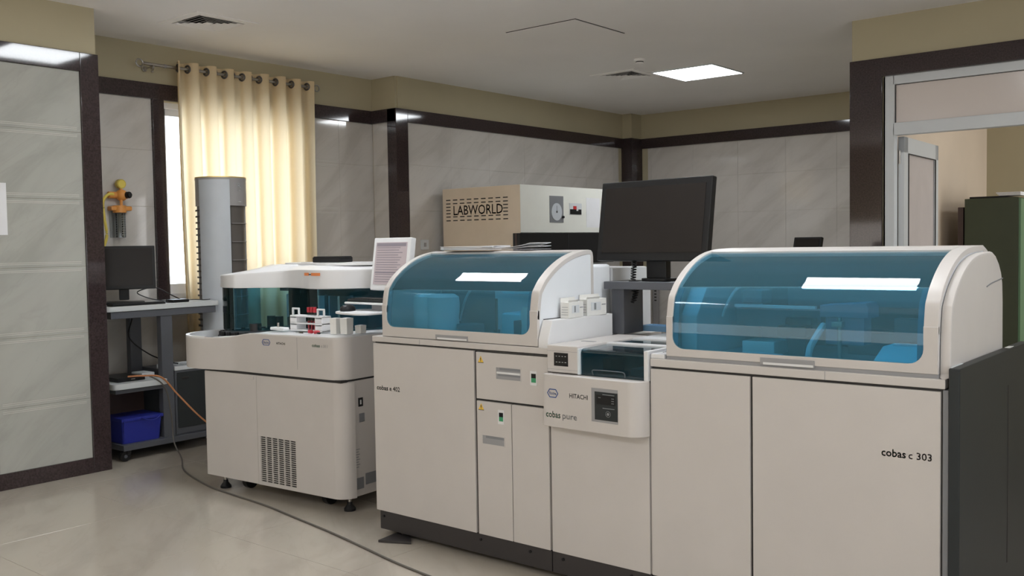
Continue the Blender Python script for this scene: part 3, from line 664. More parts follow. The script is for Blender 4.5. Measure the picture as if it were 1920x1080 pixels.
# interior
B(.34, 1.05, .85, .86, .99, 1.245).build('rear_wall', 'innerdark', an)
B(.20, .90, .56, .80, 1.19, 1.243).build('gantry', 'blackmatt', an)
B(.40, .50, .60, .68, .99, 1.19, b=.01).build('pump_column', 'inner', an)
B(.02, .13, .66, .76, .99, 1.19, b=.01).build('pump_column', 'inner', an)
B(-.20, .35, .80, .84, 1.20, 1.243).build('rear_beam', 'blackmatt', an)
B(.62, .86, .58, .80, .99, 1.14, b=.01).build('module', 'innerdark', an)
MB().tube(smoothpath([(.20, .60, 1.02), (.21, .58, 1.12), (.27, .57, 1.17), (.34, .57, 1.14), (.36, .58, 1.06)]), .009).build('probe_arm', 'innerdark', an)
MB().cyl((.38, .51, 1.075), (.38, .51, 1.088), .07, n=28).cyl((.38, .51, .99), (.38, .51, 1.076), .02).build('wash_disc', 'rack', an)
MB().cyl((.58, .50, 1.00), (.58, .50, 1.2), .012).cyl((.80, .50, 1.00), (.80, .50, 1.2), .012).build('guide_rod', 'innerdark', an)
MB().cyl((.27, .52, .996), (.27, .52, 1.05), .055, n=24).build('mixing_station', 'black', an)
# markings
hexp = lambda cx, cz, w, h: [(cx-w/2, cz), (cx-w/2+h*.35, cz+h/2), (cx+w/2-h*.35, cz+h/2), (cx+w/2, cz), (cx+w/2-h*.35, cz-h/2), (cx-w/2+h*.35, cz-h/2)]
def hexlogo(cx, y, cz, w, h, par):
    o_ = hexp(cx, cz, w, h); i_ = hexp(cx, cz, w*.86, h*.80); mb = MB()
    mb.loft([[(x, y, z) for x, z in o_], [(x, y-.0008, z) for x, z in o_], [(x, y-.0008, z) for x, z in i_], [(x, y, z) for x, z in i_]], cap=False)
    mb.build('logo_outline', 'inkb', par)
    text('Roche', 'logo_text', cx-w*.30, y-.0002, cz-h*.20, h*.42, 'inkb', par, width=w*.60)
hexlogo(.59, -.001, .945, .075, .036, an)
text('HITACHI', 'maker_text', .68, -.001, .938, .013, 'ink', an, width=.075, bold=.005)
text('cobas', 'name_text', .98, -.001, .938, .017, 'inkg', an, width=.065, bold=.009)
text('c 311', 'model_text', 1.055, -.001, .938, .015, 'inkl', an, width=.05)
B(.855, .8565, -.0008, .001, .80, .985).build('panel_seam', 'recess', an)

# things on the analyser: world coordinates through its frame
AM = Matrix.Translation((-5.313, 3.40, 0)) @ Matrix.Rotation(math.radians(4), 4, 'Z')
def A_(x, y, z): return AM @ Vector((x, y, z))
bx_ = thing('flat_black_case', A_(.50, .64, 1.4025), 'flat black case lying on top of the left analyser canopy', 'case', rot=math.radians(14), world=False)
MB().box(-.105, .105, -.075, .075, .0005, .034, b=.005).build('lower_shell', 'black', bx_); MB().box(-.10, .10, -.07, .07, .034, .039, b=.002).build('lid', 'blackmatt', bx_)
rk = thing('test_tube_rack', A_(.70, .25, .9965), 'white three-tier test tube rack on the left analyser', 'tube rack', rot=math.radians(0), world=False)
q = MB()
for z in (.0, .042, .085): q.box(-.15, .15, -.035, .035, z, z+.009, b=.002)
for s_ in (-1, 1):
    x = s_*.118
    q.box(x-.032, x-.030, -.035, .035, 0, .09).box(x+.030, x+.032, -.035, .035, 0, .09)
q.build('shelves', 'rack', rk)
for s_ in (-1, 1):
    x = s_*.118; q = MB(); q.box(x-.033, x-.024, -.02, -.008, .094, .135, b=.002).box(x+.024, x+.033, -.02, -.008, .094, .135, b=.002).box(x-.033, x+.033, -.02, -.008, .128, .138, b=.003).build('handle', 'rack', rk)
    MB().box(x-.030, x+.030, -.036, -.033, .01, .035).box(x-.030, x+.030, -.036, -.033, .052, .078).build('end_plate', 'rack', rk)
for k in range(5):
    tt = thing('test_tube', A_(.70+(k % 3)*.026, .238+.026*(k//3), .998), ['leftmost of the front red-capped tubes in the white rack', 'middle of the front red-capped tubes in the white rack', 'rightmost of the front red-capped tubes in the white rack', 'left of the rear red-capped tubes in the white rack', 'right of the rear red-capped tubes in the white rack'][k], 'test tube', 'red-capped tubes in the white rack', world=False)
    MB().cyl((0, 0, .009), (0, 0, .115), .0075, n=12).build('tube', 'clear', tt)
    MB().cyl((0, 0, .010), (0, 0, .06), .0068, n=12).build('blood', 'redcap', tt)
    MB().cyl((0, 0, .112), (0, 0, .142), .0105, n=14).build('cap', 'redcap', tt)
def carton(x, y, sx, sy, h, rot, label, z=.9965):
    c = thing('paper_carton', A_(x, y, z), label, 'box', 'small white cartons on the left analyser', rot=math.radians(rot), world=False)
    MB().loft([[(-sx/2*s, -sy/2*s, zz), (sx/2*s, -sy/2*s, zz), (sx/2*s, sy/2*s, zz), (-sx/2*s, sy/2*s, zz)] for zz, s in ((0, .92), (h, 1))]).build('sleeve', 'carton', c)
    MB().box(-sx/2+.003, sx/2-.003, -sy/2+.003, sy/2-.003, h-.012, h+.001).build('top_face', 'paper', c)
carton(.992, .175, .045, .05, .092, 14, 'tall white carton next to the tube rack on the left analyser')
carton(1.052, .205, .055, .055, .092, 6, 'second tall white carton at the right corner of the left analyser')
carton(1.085, .285, .045, .05, .045, 8, 'low white carton beside the two tall ones on the left analyser')
for i, (x, y, mt, lab, cat) in enumerate(((.835, .125, 'redcap', 'loose red tube cap lying nearest the rack', 'tube cap'), (.885, .125, 'redcap', 'second loose red tube cap, nearer the cartons', 'tube cap'))):
    c = thing('tube_cap', A_(x, y, .9965), lab, cat, 'loose red caps', world=False, rot=i*.8)
    MB().cyl((-.014, 0, .0105), (.014, 0, .0105), .0105, n=16).build('cap', mt, c); MB().cyl((.014, 0, .0105), (.02, 0, .0105), .0075, n=14).build('stopper', mt, c)
c = MB().box(-.011, .011, -.006, .006, 0, .010, b=.003).build('black_clip', 'black'); c.location = A_(.915, .115, .997); tag(c, 'tiny black clip lying beside the red caps', 'clip')
c = MB().cyl((-.035, 0, .004), (.03, 0, .004), .0035, n=8).build('pipette_tip', 'clear'); c.location = A_(.77, .10, .997); tag(c, 'clear pipette tip lying left of the red caps', 'pipette tip')
pr_ = thing('sample_probe_guard', A_(.47, .20, .9965), 'small white lever cover beside the sample rotor on the left analyser', 'cover', world=False)
MB().box(-.06, .07, -.02, .03, 0, .018, b=.005).build('cover', 'rack', pr_); MB().cyl((.0, 0, .018), (.0, 0, .045), .008, n=12).build('knob', 'steel', pr_)

# ================= WORKSTATION STAND between the machines =================
wsd = thing('workstation_stand', (-4.090, 4.02, 0), 'grey pole stand with keyboard and mouse trays between the two analysers', 'stand')
MB().cyl((-4.060, 4.02, .02), (-4.060, 4.02, 1.40), .022).build('pole', 'grey', wsd)
MB().box(-4.095, -3.80, 3.95, 4.3, 0.001, .025, b=.008).build('base', 'grey', wsd)
MB().box(-4.090, -4.030, 3.82, 4.02, 1.12, 1.15, b=.004).build('arm', 'recess', wsd)
MB().prism(spline([(-4.260, 3.62), (-4.210, 3.54), (-4.060, 3.50), (-3.940, 3.52), (-3.920, 3.70), (-3.940, 3.86), (-4.110, 3.84), (-4.240, 3.76), (-4.260, 3.62)], 5)[:-1], 'z', 1.125, 1.137, bev=.003).build('mouse_tray', 'rack', wsd)
MB().box(-4.275, -3.935, 3.66, 3.85, 1.172, 1.184, b=.005).build('keyboard_tray', 'rack', wsd)
MB().box(-4.110, -4.010, 3.72, 3.84, 1.137, 1.172, b=.006).build('tray_support', 'recess', wsd)
kb2 = thing('keyboard', (-4.060, 3.75, 1.1845), 'dark keyboard on the tray under the small white screen', 'keyboard')
MB().box(-4.26, -3.95, 3.67, 3.80, 1.1845, 1.200, b=.004).build('base', 'sidedark', kb2)
q = MB()
for i in range(12):
    for j in range(4): q.box(-4.245+i*.0232, -4.227+i*.0232, 3.68+j*.028, 3.702+j*.028, 1.200, 1.2045)
q.build('keys', 'black', kb2)['kind'] = 'stuff'
ms = thing('computer_mouse', (-4.180, 3.60, 1.1375), 'black computer mouse on the round tray below the keyboard', 'mouse')
MB().sph((-4.180, 3.605, 1.1395), .036, (1, 1.35, .8)).build('shell', 'black', ms) if False else MB().loft([[(-4.180+.034*s*math.cos(a), 3.605+.052*s*math.sin(a), z) for a in [2*PI*i/20 for i in range(20)]] for z, s in ((1.138, .95), (1.150, 1), (1.163, .85), (1.171, .55), (1.174, .2))]).build('shell', 'black', ms)
MB().box(-4.184, -4.176, 3.57, 3.59, 1.166, 1.172, b=.002).build('wheel', 'grey', ms)
t, m = monitor((-4.17, 3.93, 0), .355, .315, 'white framed upright monitor showing a list, behind the left blue lid', math.radians(-6), math.radians(8), 1.395, body='rack', scr='scr', bez=.028, th=.04)
q = MB()
for k in range(15): q.box(-.135, -.135+.27*(.75+.25*random.random()), -.0028, -.0018, .095-k*.0145, .0995-k*.0145, m=m)
q.box(-.14, .14, -.0028, -.0018, .105, .125, m=m).box(-.14, .14, -.0028, -.0018, -.055, -.048, m=m).build('screen_text', 'scrline', t)
MB().box(-.03, .03, .04, .07, 1.22, 1.42, b=.004).build('mount', 'grey', t)

# ================= FRONT INSTRUMENT ROW =================
Y0 = 3.373
def panel(x0, x1, z0, z1, name, par, y=Y0, th=.018, b=.0025, m='white'): return MB().box(x0, x1, y, y+th, z0, z1, b=b).build(name, m, par)
# profile of the lid seen from the side (y,z)
PF = [(3.373, 1.04), (3.375, 1.12), (3.381, 1.20), (3.395, 1.275), (3.412, 1.302), (3.44, 1.334), (3.475, 1.362), (3.51, 1.386), (3.56, 1.413), (3.61, 1.434), (3.67, 1.452), (3.73, 1.463), (3.80, 1.470), (3.90, 1.473)]
PFs = [(v.x, v.y) for v in smoothpath([(a, b, 0) for a, b in PF], 4)]
def offs(P, d):
    out = []
    for i in range(len(P)):
        a = Vector(P[max(i-1, 0)]); c = Vector(P[min(i+1, len(P)-1)]); t = (c-a).normalized(); out.append((P[i][0]+t.y*d, P[i][1]-t.x*d))
    return out
def lid(par, x0, x1, back, fl_, fr_, zdrop, rside, lside='lidside', cut=1.09, ymax=9):
    """curved hinged lid: front frame + arches + acrylic + sides"""
    P = [(y, z-zdrop if z > 1.1 else z) for y, z in PFs if y <= ymax]
    ins = offs(P, .022)
    ld = MB()
    zf = 1.20; r = .05
    xa, xb = x0+fl_, x1-fr_
    U = [(x0, 1.04), (x1, 1.04), (x1, zf), (xb, zf)]+[(xb-r+r*math.cos(a), cut+r+r*math.sin(a)) for a in [-PI/2*i/6 for i in range(7)]]+[(xa+r+r*math.cos(a), cut+r+r*math.sin(a)) for a in [-PI/2-PI/2*i/6 for i in range(7)]]+[(xa, zf), (x0, zf)]
    ld.prism(U, 'y', Y0+.004, Y0+.022, bev=.003)
    k0 = next(i for i, p in enumerate(P) if p[1] >= zf-.003)
    k0 -= 2
    for a, b in ((x0, xa), (xb, x1)):
        seg = P[k0:]+back; sin_ = offs(P+back, .022)[k0:]
        ld.prism(seg+sin_[::-1], 'x', a, b, bev=.003)
    # top shell from apex backwards
    ka = next(i for i, p in enumerate(P) if p[0] >= 3.70)
    shell = P[ka:]+[p for p in back]; shin = offs(shell, .012)
    ld.prism(shell+shin[::-1], 'x', xa, xb)
    fr = ld.build('lid_frame', 'white', par)
    full = P+[p for p in back if p[0] > P[-1][0]]
    bot = [(full[-1][0], 1.04)] if full[-1][1] > 1.05 else []
    fi = offs(P, .004)
    MB().prism(offs(full, .0035)[2:]+[(full[-1][0]-.002, 1.04), (Y0+.02, 1.04)], 'x', x0+.002, x0+.012).build('side_panel', lside, par)
    MB().prism(offs(full, .0035)[2:]+[(full[-1][0]-.002, 1.04), (Y0+.02, 1.04)], 'x', x1-.012, x1-.002).build('side_panel', rside, par)
    # acrylic
    gp = offs(P, .006); g0 = next(i for i, p in enumerate(gp) if p[1] >= cut-.02)
    rows = [[(xa-.008, y, z), (xb+.008, y, z)] for y, z in gp[g0:ka+3]]
    gl_ = MB().sheet(rows, .004).build('acrylic_window', 'lid', par)
    # thicker bonded edge strips
    for a, b in ((xa, xa+.022), (xb-.022, xb)):
        e1 = offs(P, .0105)[g0:ka+2]; e2 = offs(P, .017)[g0:ka+2]
        MB().prism(e1+e2[::-1], 'x', a, b).build('window_edge', 'lidedge', par)
    # recessed finger grip on the front
    cx = (x0+x1)/2 if False else x0+(x1-x0)*.49
    return fr
def grip(par, a, b, z0, z1):
    o = MB(); o.box(a, b, Y0-.0005, Y0+.0045, z0, z1, b=.001).build('finger_grip', 'recess', par)
    MB().box(a+.012, b-.004, Y0-.0012, Y0+.001, z0+.001, z0+.010, b=.001).build('grip_lip', 'white2', par)

# ---- left unit ----
U1 = thing('immunoassay_unit', (-3.15, Y0, 0), 'left white instrument of the front row with blue curved lid and charcoal plinth', 'analyser')
xl, xr = -3.72, -2.578
MB().box(xl, xr, Y0+.02, 4.35, .127, 1.004, b=.004).build('body', 'white', U1)
MB().box(xl+.02, xr, Y0+.006, 4.33, .03, .126, b=.003).build('plinth', 'plinth', U1)
for x in (xl+.05, -3.0, -2.7): MB().cyl((x, Y0+.007, .10), (x, Y0+.001, .10), .007, n=10).build('screw', 'black', U1)
MB().box(xl-.005, xr, Y0-.002, 4.35, 1.009, 1.038, b=.004).build('sill', 'white', U1)
B(xl+.01, xr-.005, Y0+.008, 4.3, 1.003, 1.0095).build('shadow_gap', 'gap', U1)
B(-3.379, -3.377, Y0-.003, Y0, 1.010, 1.036).build('sill_seam', 'recess', U1)
B(xl+.02, xr-.004, Y0+.012, Y0+.0205, .13, 1.0).build('gap_backing', 'gap', U1)
panel(xl, -3.022, .128, 1.001, 'door', U1)
d1 = panel(-3.008, -2.581, .776, .997, 'drawer', U1)
d2 = panel(-3.008, -2.797, .128, .766, 'door', U1)
d3 = panel(-2.793, -2.581, .128, .766, 'door', U1)
def recess(par, a, b, z0, z1, bar=False):
    B(a, b, Y0-.0008, Y0+.001, z0, z1).build('handle_recess', 'recess', par)
    MB().box(a-.004, a, Y0-.002, Y0+.001, z0-.004, z1+.004).box(b, b+.004, Y0-.002, Y0+.001, z0-.004, z1+.004).box(a, b, Y0-.002, Y0+.001, z1, z1+.004).box(a, b, Y0-.002, Y0+.001, z0-.004, z0).build('recess_lip', 'white', par)
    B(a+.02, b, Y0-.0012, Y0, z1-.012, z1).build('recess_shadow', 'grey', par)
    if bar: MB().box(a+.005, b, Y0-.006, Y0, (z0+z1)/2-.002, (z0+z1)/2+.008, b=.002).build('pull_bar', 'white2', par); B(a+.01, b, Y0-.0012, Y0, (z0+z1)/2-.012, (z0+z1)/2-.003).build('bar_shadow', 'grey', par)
recess(d1, -2.882, -2.737, .878, .932, True)
recess(d2, -2.972, -2.84, .566, .606)
def switch(par, a, b, z0, z1):
    MB().box(a-.008, b+.004, Y0-.002, Y0+.001, z0-.014, z1+.012, b=.001).build('switch_plate', 'white2', par)
    B(a, b, Y0-.003, Y0, (z0+z1)/2, z1).build('switch_window', 'black', par); B(a, b, Y0-.003, Y0, z0, (z0+z1)/2).build('switch_lamp', 'sw', par)
switch(d1, -2.674, -2.648, .878, .918)
switch(d2, -2.868, -2.844, .682, .722)
def warn(par, cx, cz):
    s_ = .034
    MB().prism([(cx-s_/2, cz-s_*.4), (cx+s_/2, cz-s_*.4), (cx, cz+s_*.5)], 'y', Y0-.001, Y0+.001).build('warning_sticker', 'warn', par)
    MB().prism([(cx-.003, cz-.002), (cx+.003, cz-.002), (cx+.002, cz+.009), (cx-.002, cz+.009)], 'y', Y0-.0016, Y0).box(cx-.0025, cx+.0025, Y0-.0016, Y0, cz-.008, cz-.004).box(cx-s_/2, cx+s_/2, Y0-.0016, Y0, cz-s_*.4-.002, cz-s_*.4+.001).build('warning_mark', 'ink', par)
warn(d1, -2.977, .962); warn(d2, -2.979, .738)
text('cobas', 'name_text', -3.697, Y0-.001, .762, .023, 'inkg', U1, width=.084, bold=.009)
text('e 402', 'model_text', -3.602, Y0-.001, .762, .023, 'inkl', U1, width=.075)
lid(U1, -3.652, -2.64, [(3.805, 1.466), (3.818, 1.455), (3.823, 1.435), (3.824, 1.25), (3.824, 1.04)], .032, .045, 0, 'lidside', ymax=3.795)
grip(U1, -3.27, -3.06, 1.043, 1.066)
# rear housing of the left unit
MB().box(-3.64, -2.648, 3.83, 3.985, 1.038, 1.395, b=.015, seg=3).build('rear_housing', 'lidside', U1)
MB().prism(rr(3.99, 4.35, 1.038, 1.375, .05, corners=(0, 0, 1, 0)), 'x', -3.64, -2.642, bev=.004).build('service_cover', 'lidside', U1)
MB().tube([(-2.640, 4.02+.14*math.sin(a), 1.04+.27*(1-math.cos(a))) for a in [PI/2*i/8 for i in range(9)]][::1], .003).build('cover_seam', 'ridge', U1)
# side shelf
MB().prism([(3.378, 1.038), (3.378, 1.075), (3.412, 1.158), (3.895, 1.158), (3.895, 1.038)], 'x', -2.637, -2.581, bev=.004).build('side_shelf', 'white2', U1)
B(-2.6385, -2.636, 3.42, 3.89, 1.1575, 1.161).build('shelf_seam', 'gap', U1)
# interior of left lid
B(-3.62, -2.66, 3.79, 3.80, 1.04, 1.44).build('rear_panel', 'innerdark', U1)
B(-3.63, -2.66, 3.40, 3.79, 1.0385, 1.045).build('deck', 'grey', U1)
MB().box(-3.18, -2.72, 3.71, 3.788, 1.045, 1.40, b=.02).build('module_cover', 'inner', U1)
MB().box(-3.02, -2.70, 3.58, 3.70, 1.26, 1.33, b=.01).build('gantry', 'cyan', U1)
MB().box(-3.00, -2.83, 3.55, 3.70, 1.045, 1.17, b=.015).build('reagent_cover', 'cyan', U1)
MB().box(-2.88, -2.70, 3.50, 3.60, 1.045, 1.14, b=.004).build('waste_box', 'innerdark', U1)
MB().cyl((-3.0, 3.52, 1.045), (-3.0, 3.52, 1.24), .007).box(-3.012, -2.988, 3.51, 3.53, 1.05, 1.09).build('probe', 'blackmatt', U1)
MB().tube(smoothpath([(-3.45, 3.75, 1.10), (-3.38, 3.72, 1.22), (-3.28, 3.70, 1.30), (-3.12, 3.70, 1.34)]), .006).build('tubing', 'rack', U1)
for x, r_ in ((-3.52, .07), (-3.40, .085)):  # white drums added to stand for curved reflections in the lid
    MB().lathe([(r_*.9, 0), (r_, .02), (r_*.93, .08), (r_*1.0, .15), (r_*.96, .19), (r_*.7, .205)], (x, 3.57, 1.046)).build('reflection_drum', 'cloudy', U1)
MB().lathe([(.05, 0), (.055, .02), (.05, .08), (.055, .14), (.045, .165)], (-2.74, 3.47, 1.046)).build('reflection_drum', 'cloudy', U1)
MB().cyl((-3.26, 3.62, 1.045), (-3.26, 3.62, 1.10), .07, n=30).build('incubator_ring', 'innerdark', U1)
MB().box(-3.42, -3.22, 3.43, 3.52, 1.045, 1.062, b=.004).build('sample_lane', 'cyan', U1)

# ---- middle unit ----
U2 = thing('sample_loading_unit', (-2.315, Y0, 0), 'narrow white loading unit with bulging front drawer between the two lidded instruments', 'analyser')
mx0, mx1 = -2.574, -2.058
MB().box(mx0, mx1, Y0+.01, 4.35, .127, .925, b=.003).build('body', 'white', U2)
MB().box(mx0, mx1, Y0+.006, 4.33, .03, .126, b=.003).build('plinth', 'plinth', U2)
for x in (mx0+.06, mx1-.1): MB().cyl((x, Y0+.007, .10), (x, Y0+.001, .10), .007, n=10).build('screw', 'black', U2)
panel(mx0+.006, mx1-.004, .128, .80, 'door', U2, y=Y0-.002, th=.02)
# bulging drawer front (plan with round right corner)
dfp = [(mx0-.004, 3.37), (mx0-.004, 3.335), (mx0+.008, 3.320), (mx0+.03, 3.314), (mx1-.11, 3.300)]+[(mx1-.075+.075*math.sin(a), 3.372-.072*math.cos(a)) for a in [PI/2*i/10 for i in range(1, 11)]]
df = MB(); df.prism(dfp, 'z', .703, .932, bev=.004)
dro = df.build('drawer_front', 'white', U2)
YD = 3.3075
def dy(x): return 3.314+(x-(mx0+.03))/((mx1-.11)-(mx0+.03))*(-.014)-.0006
tl = math.atan2(-.014, (mx1-.11)-(mx0+.03)); DM = Matrix.Translation((mx0+.03, 3.3134, 0)) @ Matrix.Rotation(tl, 4, 'Z')
def ontext(s, name, x, z, h, m_, w, bold=0): return text(s, name, 0, 0, 0, h, m_, dro, width=w, bold=bold, mtx=DM @ Matrix.Translation((x-(mx0+.03), 0, z)))
hx = -2.51
o_ = hexp(0, 0, .062, .038); i_ = hexp(0, 0, .053, .030)
mb = MB(); mb.loft([[(x, 0, z) for x, z in o_], [(x, -.001, z) for x, z in o_], [(x, -.001, z) for x, z in i_], [(x, 0, z) for x, z in i_]], cap=False, m=DM @ Matrix.Translation((hx-(mx0+.03), 0, .851))); mb.build('logo_outline', 'inkb', dro)
ontext('Roche', 'logo_text', hx-.019, .845, .013, 'inkb', .038)
ontext('HITACHI', 'maker_text', -2.418, .840, .019, 'ink', .098, .006)
ontext('cobas', 'name_text', -2.549, .746, .027, 'inkg', .080, .009)
ontext('pure', 'model_text', -2.457, .746, .027, 'inkl', .078)
def onbox(a, b, z0, z1, d, name, m_, bev=0): return MB().box(a-(mx0+.03), b-(mx0+.03), -d, 0, z0, z1, b=bev, m=DM).build(name, m_, dro)
onbox(-2.300, -2.166, .752, .894, .001, 'panel_recess', 'recess')
onbox(-2.282, -2.166, .762, .880, .003, 'control_panel', 'sidedark', .0005)
onbox(-2.272, -2.176, .828, .866, .0038, 'display', 'black')
lw = MB()
for a, b, z in ((-2.24, -2.18, .869), (-2.24, -2.18, .812), (-2.262, -2.25, .855), (-2.195, -2.182, .855), (-2.195, -2.182, .845), (-2.195, -2.182, .835)):
    lw.box(a-(mx0+.03), b-(mx0+.03), -.0045, -.003, z, z+.0025, m=DM)
lw.build('panel_print', 'inkl', dro)
pb = MB(); P_ = [Vector((.012*math.cos(t*PI/8), -.0035, .012*math.sin(t*PI/8))) for t in range(17)]
pb.tube(P_, .0009, m=DM @ Matrix.Translation((-2.213-(mx0+.03), 0, .79))); pb.cyl((0, -.0025, 0), (0, -.0042, 0), .006, n=14, m=DM @ Matrix.Translation((-2.213-(mx0+.03), 0, .79))); pb.build('start_button', 'inkl', dro)
# control block, cover, deck
MB().box(mx0+.004, -2.405, Y0-.02, 3.93, .936, 1.056, b=.006).build('control_block', 'white', U2)
B(mx0+.006, -2.407, Y0-.0205, Y0-.018, 1.030, 1.0315).box(mx0+.006, -2.407, Y0-.0205, Y0-.018, .950, .9515).build('block_seam', 'recess', U2)
kp = MB().box(-2.53, -2.455, Y0-.022, Y0-.018, .966, 1.024, b=.0005).build('indicator_panel', 'black', U2)
q = MB()
for k in range(4): q.box(-2.52+k*.016, -2.513+k*.016, Y0-.0226, Y0-.0215, 1.008, 1.010).box(-2.52+k*.016, -2.511+k*.016, Y0-.0226, Y0-.0215, .982, .984)
q.build('indicator_marks', 'chan', kp)
MB().box(-2.405, mx1, 3.80, 4.35, .93, 1.055, b=.004).build('rear_deck', 'white2', U2)
MB().box(-2.405, mx1, 3.575, 3.62, .93, 1.055, b=.003).box(-2.405, mx1, 3.79, 3.81, .93, 1.055).box(-2.078, mx1, 3.36, 3.80, .93, 1.055, b=.003).build('cover_frame', 'white2', U2)
B(-2.40, -2.06, 3.40, 3.80, .925, .935).build('loading_floor', 'innerdark', U2)
B(-2.40, -2.08, 3.60, 3.795, 1.035, 1.05).build('tray_window', 'smoke', U2)
cv = MB().sheet([[(-2.398, y, z), (-2.082, y, z)] for y, z in ((3.368, .934), (3.366, 1.03), (3.372, 1.041), (3.385, 1.046), (3.578, 1.048))], .004).build('loading_cover', 'smoke', U2)
MB().box(-2.408, -2.396, 3.355, 3.58, .934, 1.046, b=.002).build('cover_cheek', 'inner', U2)
MB().tube(smoothpath([(-2.33, 3.362, .938), (-2.33, 3.355, .958), (-2.30, 3.352, .962), (-2.2, 3.352, .962), (-2.17, 3.355, .958), (-2.17, 3.362, .938)], 3), .002).build('cover_handle', 'innerdark', U2)
MB().box(-2.20, -2.10, 3.45, 3.55, .935, .965, b=.003).build('sample_tray', 'inner', U2)
MB().box(-2.34, -2.30, 3.45, 3.56, .935, 1.0, b=.003).build('sample_tray', 'innerdark', U2)
B(mx0+.05, mx0+.12, 3.55, 3.57, 1.056, 1.0575).build('deck_catch', 'recess', U2)

# ---- right unit ----
U3 = thing('chemistry_unit', (-1.48, Y0, 0), 'right white instrument of the front row with large blue lid and charcoal side', 'analyser')
rx0, rx1 = -2.054, -.925
MB().box(rx0, rx1, Y0+.02, 4.35, .127, .985, b=.003).build('body', 'white', U3)
MB().box(rx0, rx1, Y0+.006, 4.33, .03, .126, b=.003).build('plinth', 'plinth', U3)
B(rx0+.004, rx1-.004, Y0+.012, Y0+.0205, .13, .985).build('gap_backing', 'gap', U3)
panel(rx0, -1.617, .128, .984, 'door', U3)
panel(-1.607, -.93, .128, .984, 'door', U3)
B(rx0+.005, -.92, Y0+.008, 4.3, .984, .994).build('shadow_gap', 'gap', U3)
MB().box(rx0, -.915, Y0-.002, 4.35, .993, 1.026, b=.004).build('sill', 'white', U3)
B(-1.326, -1.324, Y0-.003, Y0, .994, 1.025).build('sill_seam', 'recess', U3)
MB().box(-.925, -.906, Y0+.006, 4.35, .03, .99, b=.003).build('corner_post', 'grey', U3)
text('cobas', 'name_text', -1.124, Y0-.001, .746, .026, 'inkg', U3, width=.082, bold=.009)
text('c 303', 'model_text', -1.033, Y0-.001, .746, .024, 'inkl', U3, width=.076)
MB().box(-.904, -.868, Y0-.006, 4.40, .03, 1.066, b=.005).build('side_cover', 'sidedark', U3)
B(-.869, -.8672, 4.035, 4.045, .24, .93).build('side_cover_slot', 'gap', U3)
MB().box(-.895, -.877, 4.10, 4.17, 1.0655, 1.0675, b=.0005).build('grip_hole', 'carton', U3)
MB().box(-.903, -.895, Y0+.0, Y0+.14, 1.066, 1.0685).build('edge_strip', 'chan', U3)
# lid
backR = [(3.96, 1.468), (4.02, 1.45), (4.07, 1.42), (4.11, 1.38), (4.135, 1.33), (4.145, 1.25), (4.147, 1.04)]
rl = lid(U3, -1.982, -.94, backR, .028, .048, .006, 'lidside', cut=1.072)
U3_l = [o for o in U3.children if o.name.startswith('lid_frame')][0]
grip(U3, -1.575, -1.365, 1.033, 1.060)
B(-1.982, -.94, Y0+.01, 4.1, 1.025, 1.041).build('lid_seal', 'recess', U3)
# stepped cheek
full = [(y, z-.006 if z > 1.1 else z) for y, z in PFs]+backR
c1 = offs(full, .024)
k0 = 2
c1 = [(max(y, Y0+.012), z) for y, z in c1]
c1 = [p for p in c1 if p[1] > 1.03]
MB().prism([(Y0+.012, 1.026)]+c1+[(4.123, 1.026)], 'x', -.942, -.905, bev=.012).build('end_cheek', 'white', U3)
MB().tube(smoothpath([(-.9045, 3.86, 1.315), (-.9040, 3.93, 1.325), (-.904, 4.02, 1.332), (-.904, 4.10, 1.338)]), .0025, n=6).build('cheek_scratch', 'grey', U3)
# left part of sill with latch
MB().box(-2.054, -1.99, Y0+.004, 3.9, 1.026, 1.045, b=.003).build('side_ledge', 'white2', U3)
MB().box(-2.035, -2.0, 3.47, 3.475, 1.0445, 1.0465).box(-2.035, -2.031, 3.44, 3.475, 1.0445, 1.0465).build('ledge_catch', 'inkl', U3)
# interior
B(-1.95, -.98, 4.05, 4.06, 1.03, 1.40).build('rear_panel', 'blackmatt', U3)
B(-1.96, -.96, 3.40, 4.05, 1.028, 1.040).build('deck', 'grey', U3)
MB().prism([(3.43, 1.04), (3.43, 1.20), (3.52, 1.32), (3.62, 1.37), (4.04, 1.37), (4.04, 1.04)], 'x', -1.945, -1.87, bev=.008).build('module_cover', 'inner', U3)
MB().box(-1.79, -1.45, 3.595, 3.615, 1.230, 1.242, b=.002).build('guide_rail', 'rack', U3)
MB().box(-1.80, -1.44, 3.63, 3.70, 1.15, 1.225, b=.004).build('guide_beam', 'innerdark', U3)
MB().box(-1.72, -.99, 3.96, 4.0, 1.22, 1.30, b=.004).build('guide_beam', 'grey', U3)
MB().box(-1.77, -1.68, 3.62, 3.72, 1.245, 1.30, b=.008).build('drive_cover', 'innerdark', U3)
MB().prism([(-1.42, 1.25), (-1.27, 1.262), (-1.245, 1.262), (-1.235, 1.245), (-1.235, 1.205), (-1.42, 1.205)], 'y', 3.56, 3.68, bev=.006).build('robot_head', 'violet', U3)
MB().box(-1.41, -1.26, 3.59, 3.67, 1.10, 1.204, b=.006).build('robot_body', 'violet', U3)
MB().cyl((-1.35, 3.58, 1.04), (-1.35, 3.58, 1.204), .008).box(-1.37, -1.33, 3.55, 3.575, 1.17, 1.19, b=.002).build('robot_probe', 'steel', U3)
MB().box(-1.60, -1.48, 3.58, 3.68, 1.12, 1.165, b=.006).box(-1.565, -1.455, 3.57, 3.66, 1.165, 1.20, b=.01).build('dispense_head', 'black', U3)
MB().prism([(-1.56, 1.045), (-1.50, 1.045), (-1.49, 1.118), (-1.57, 1.118)], 'y', 3.60, 3.66).build('funnel', 'brown', U3)
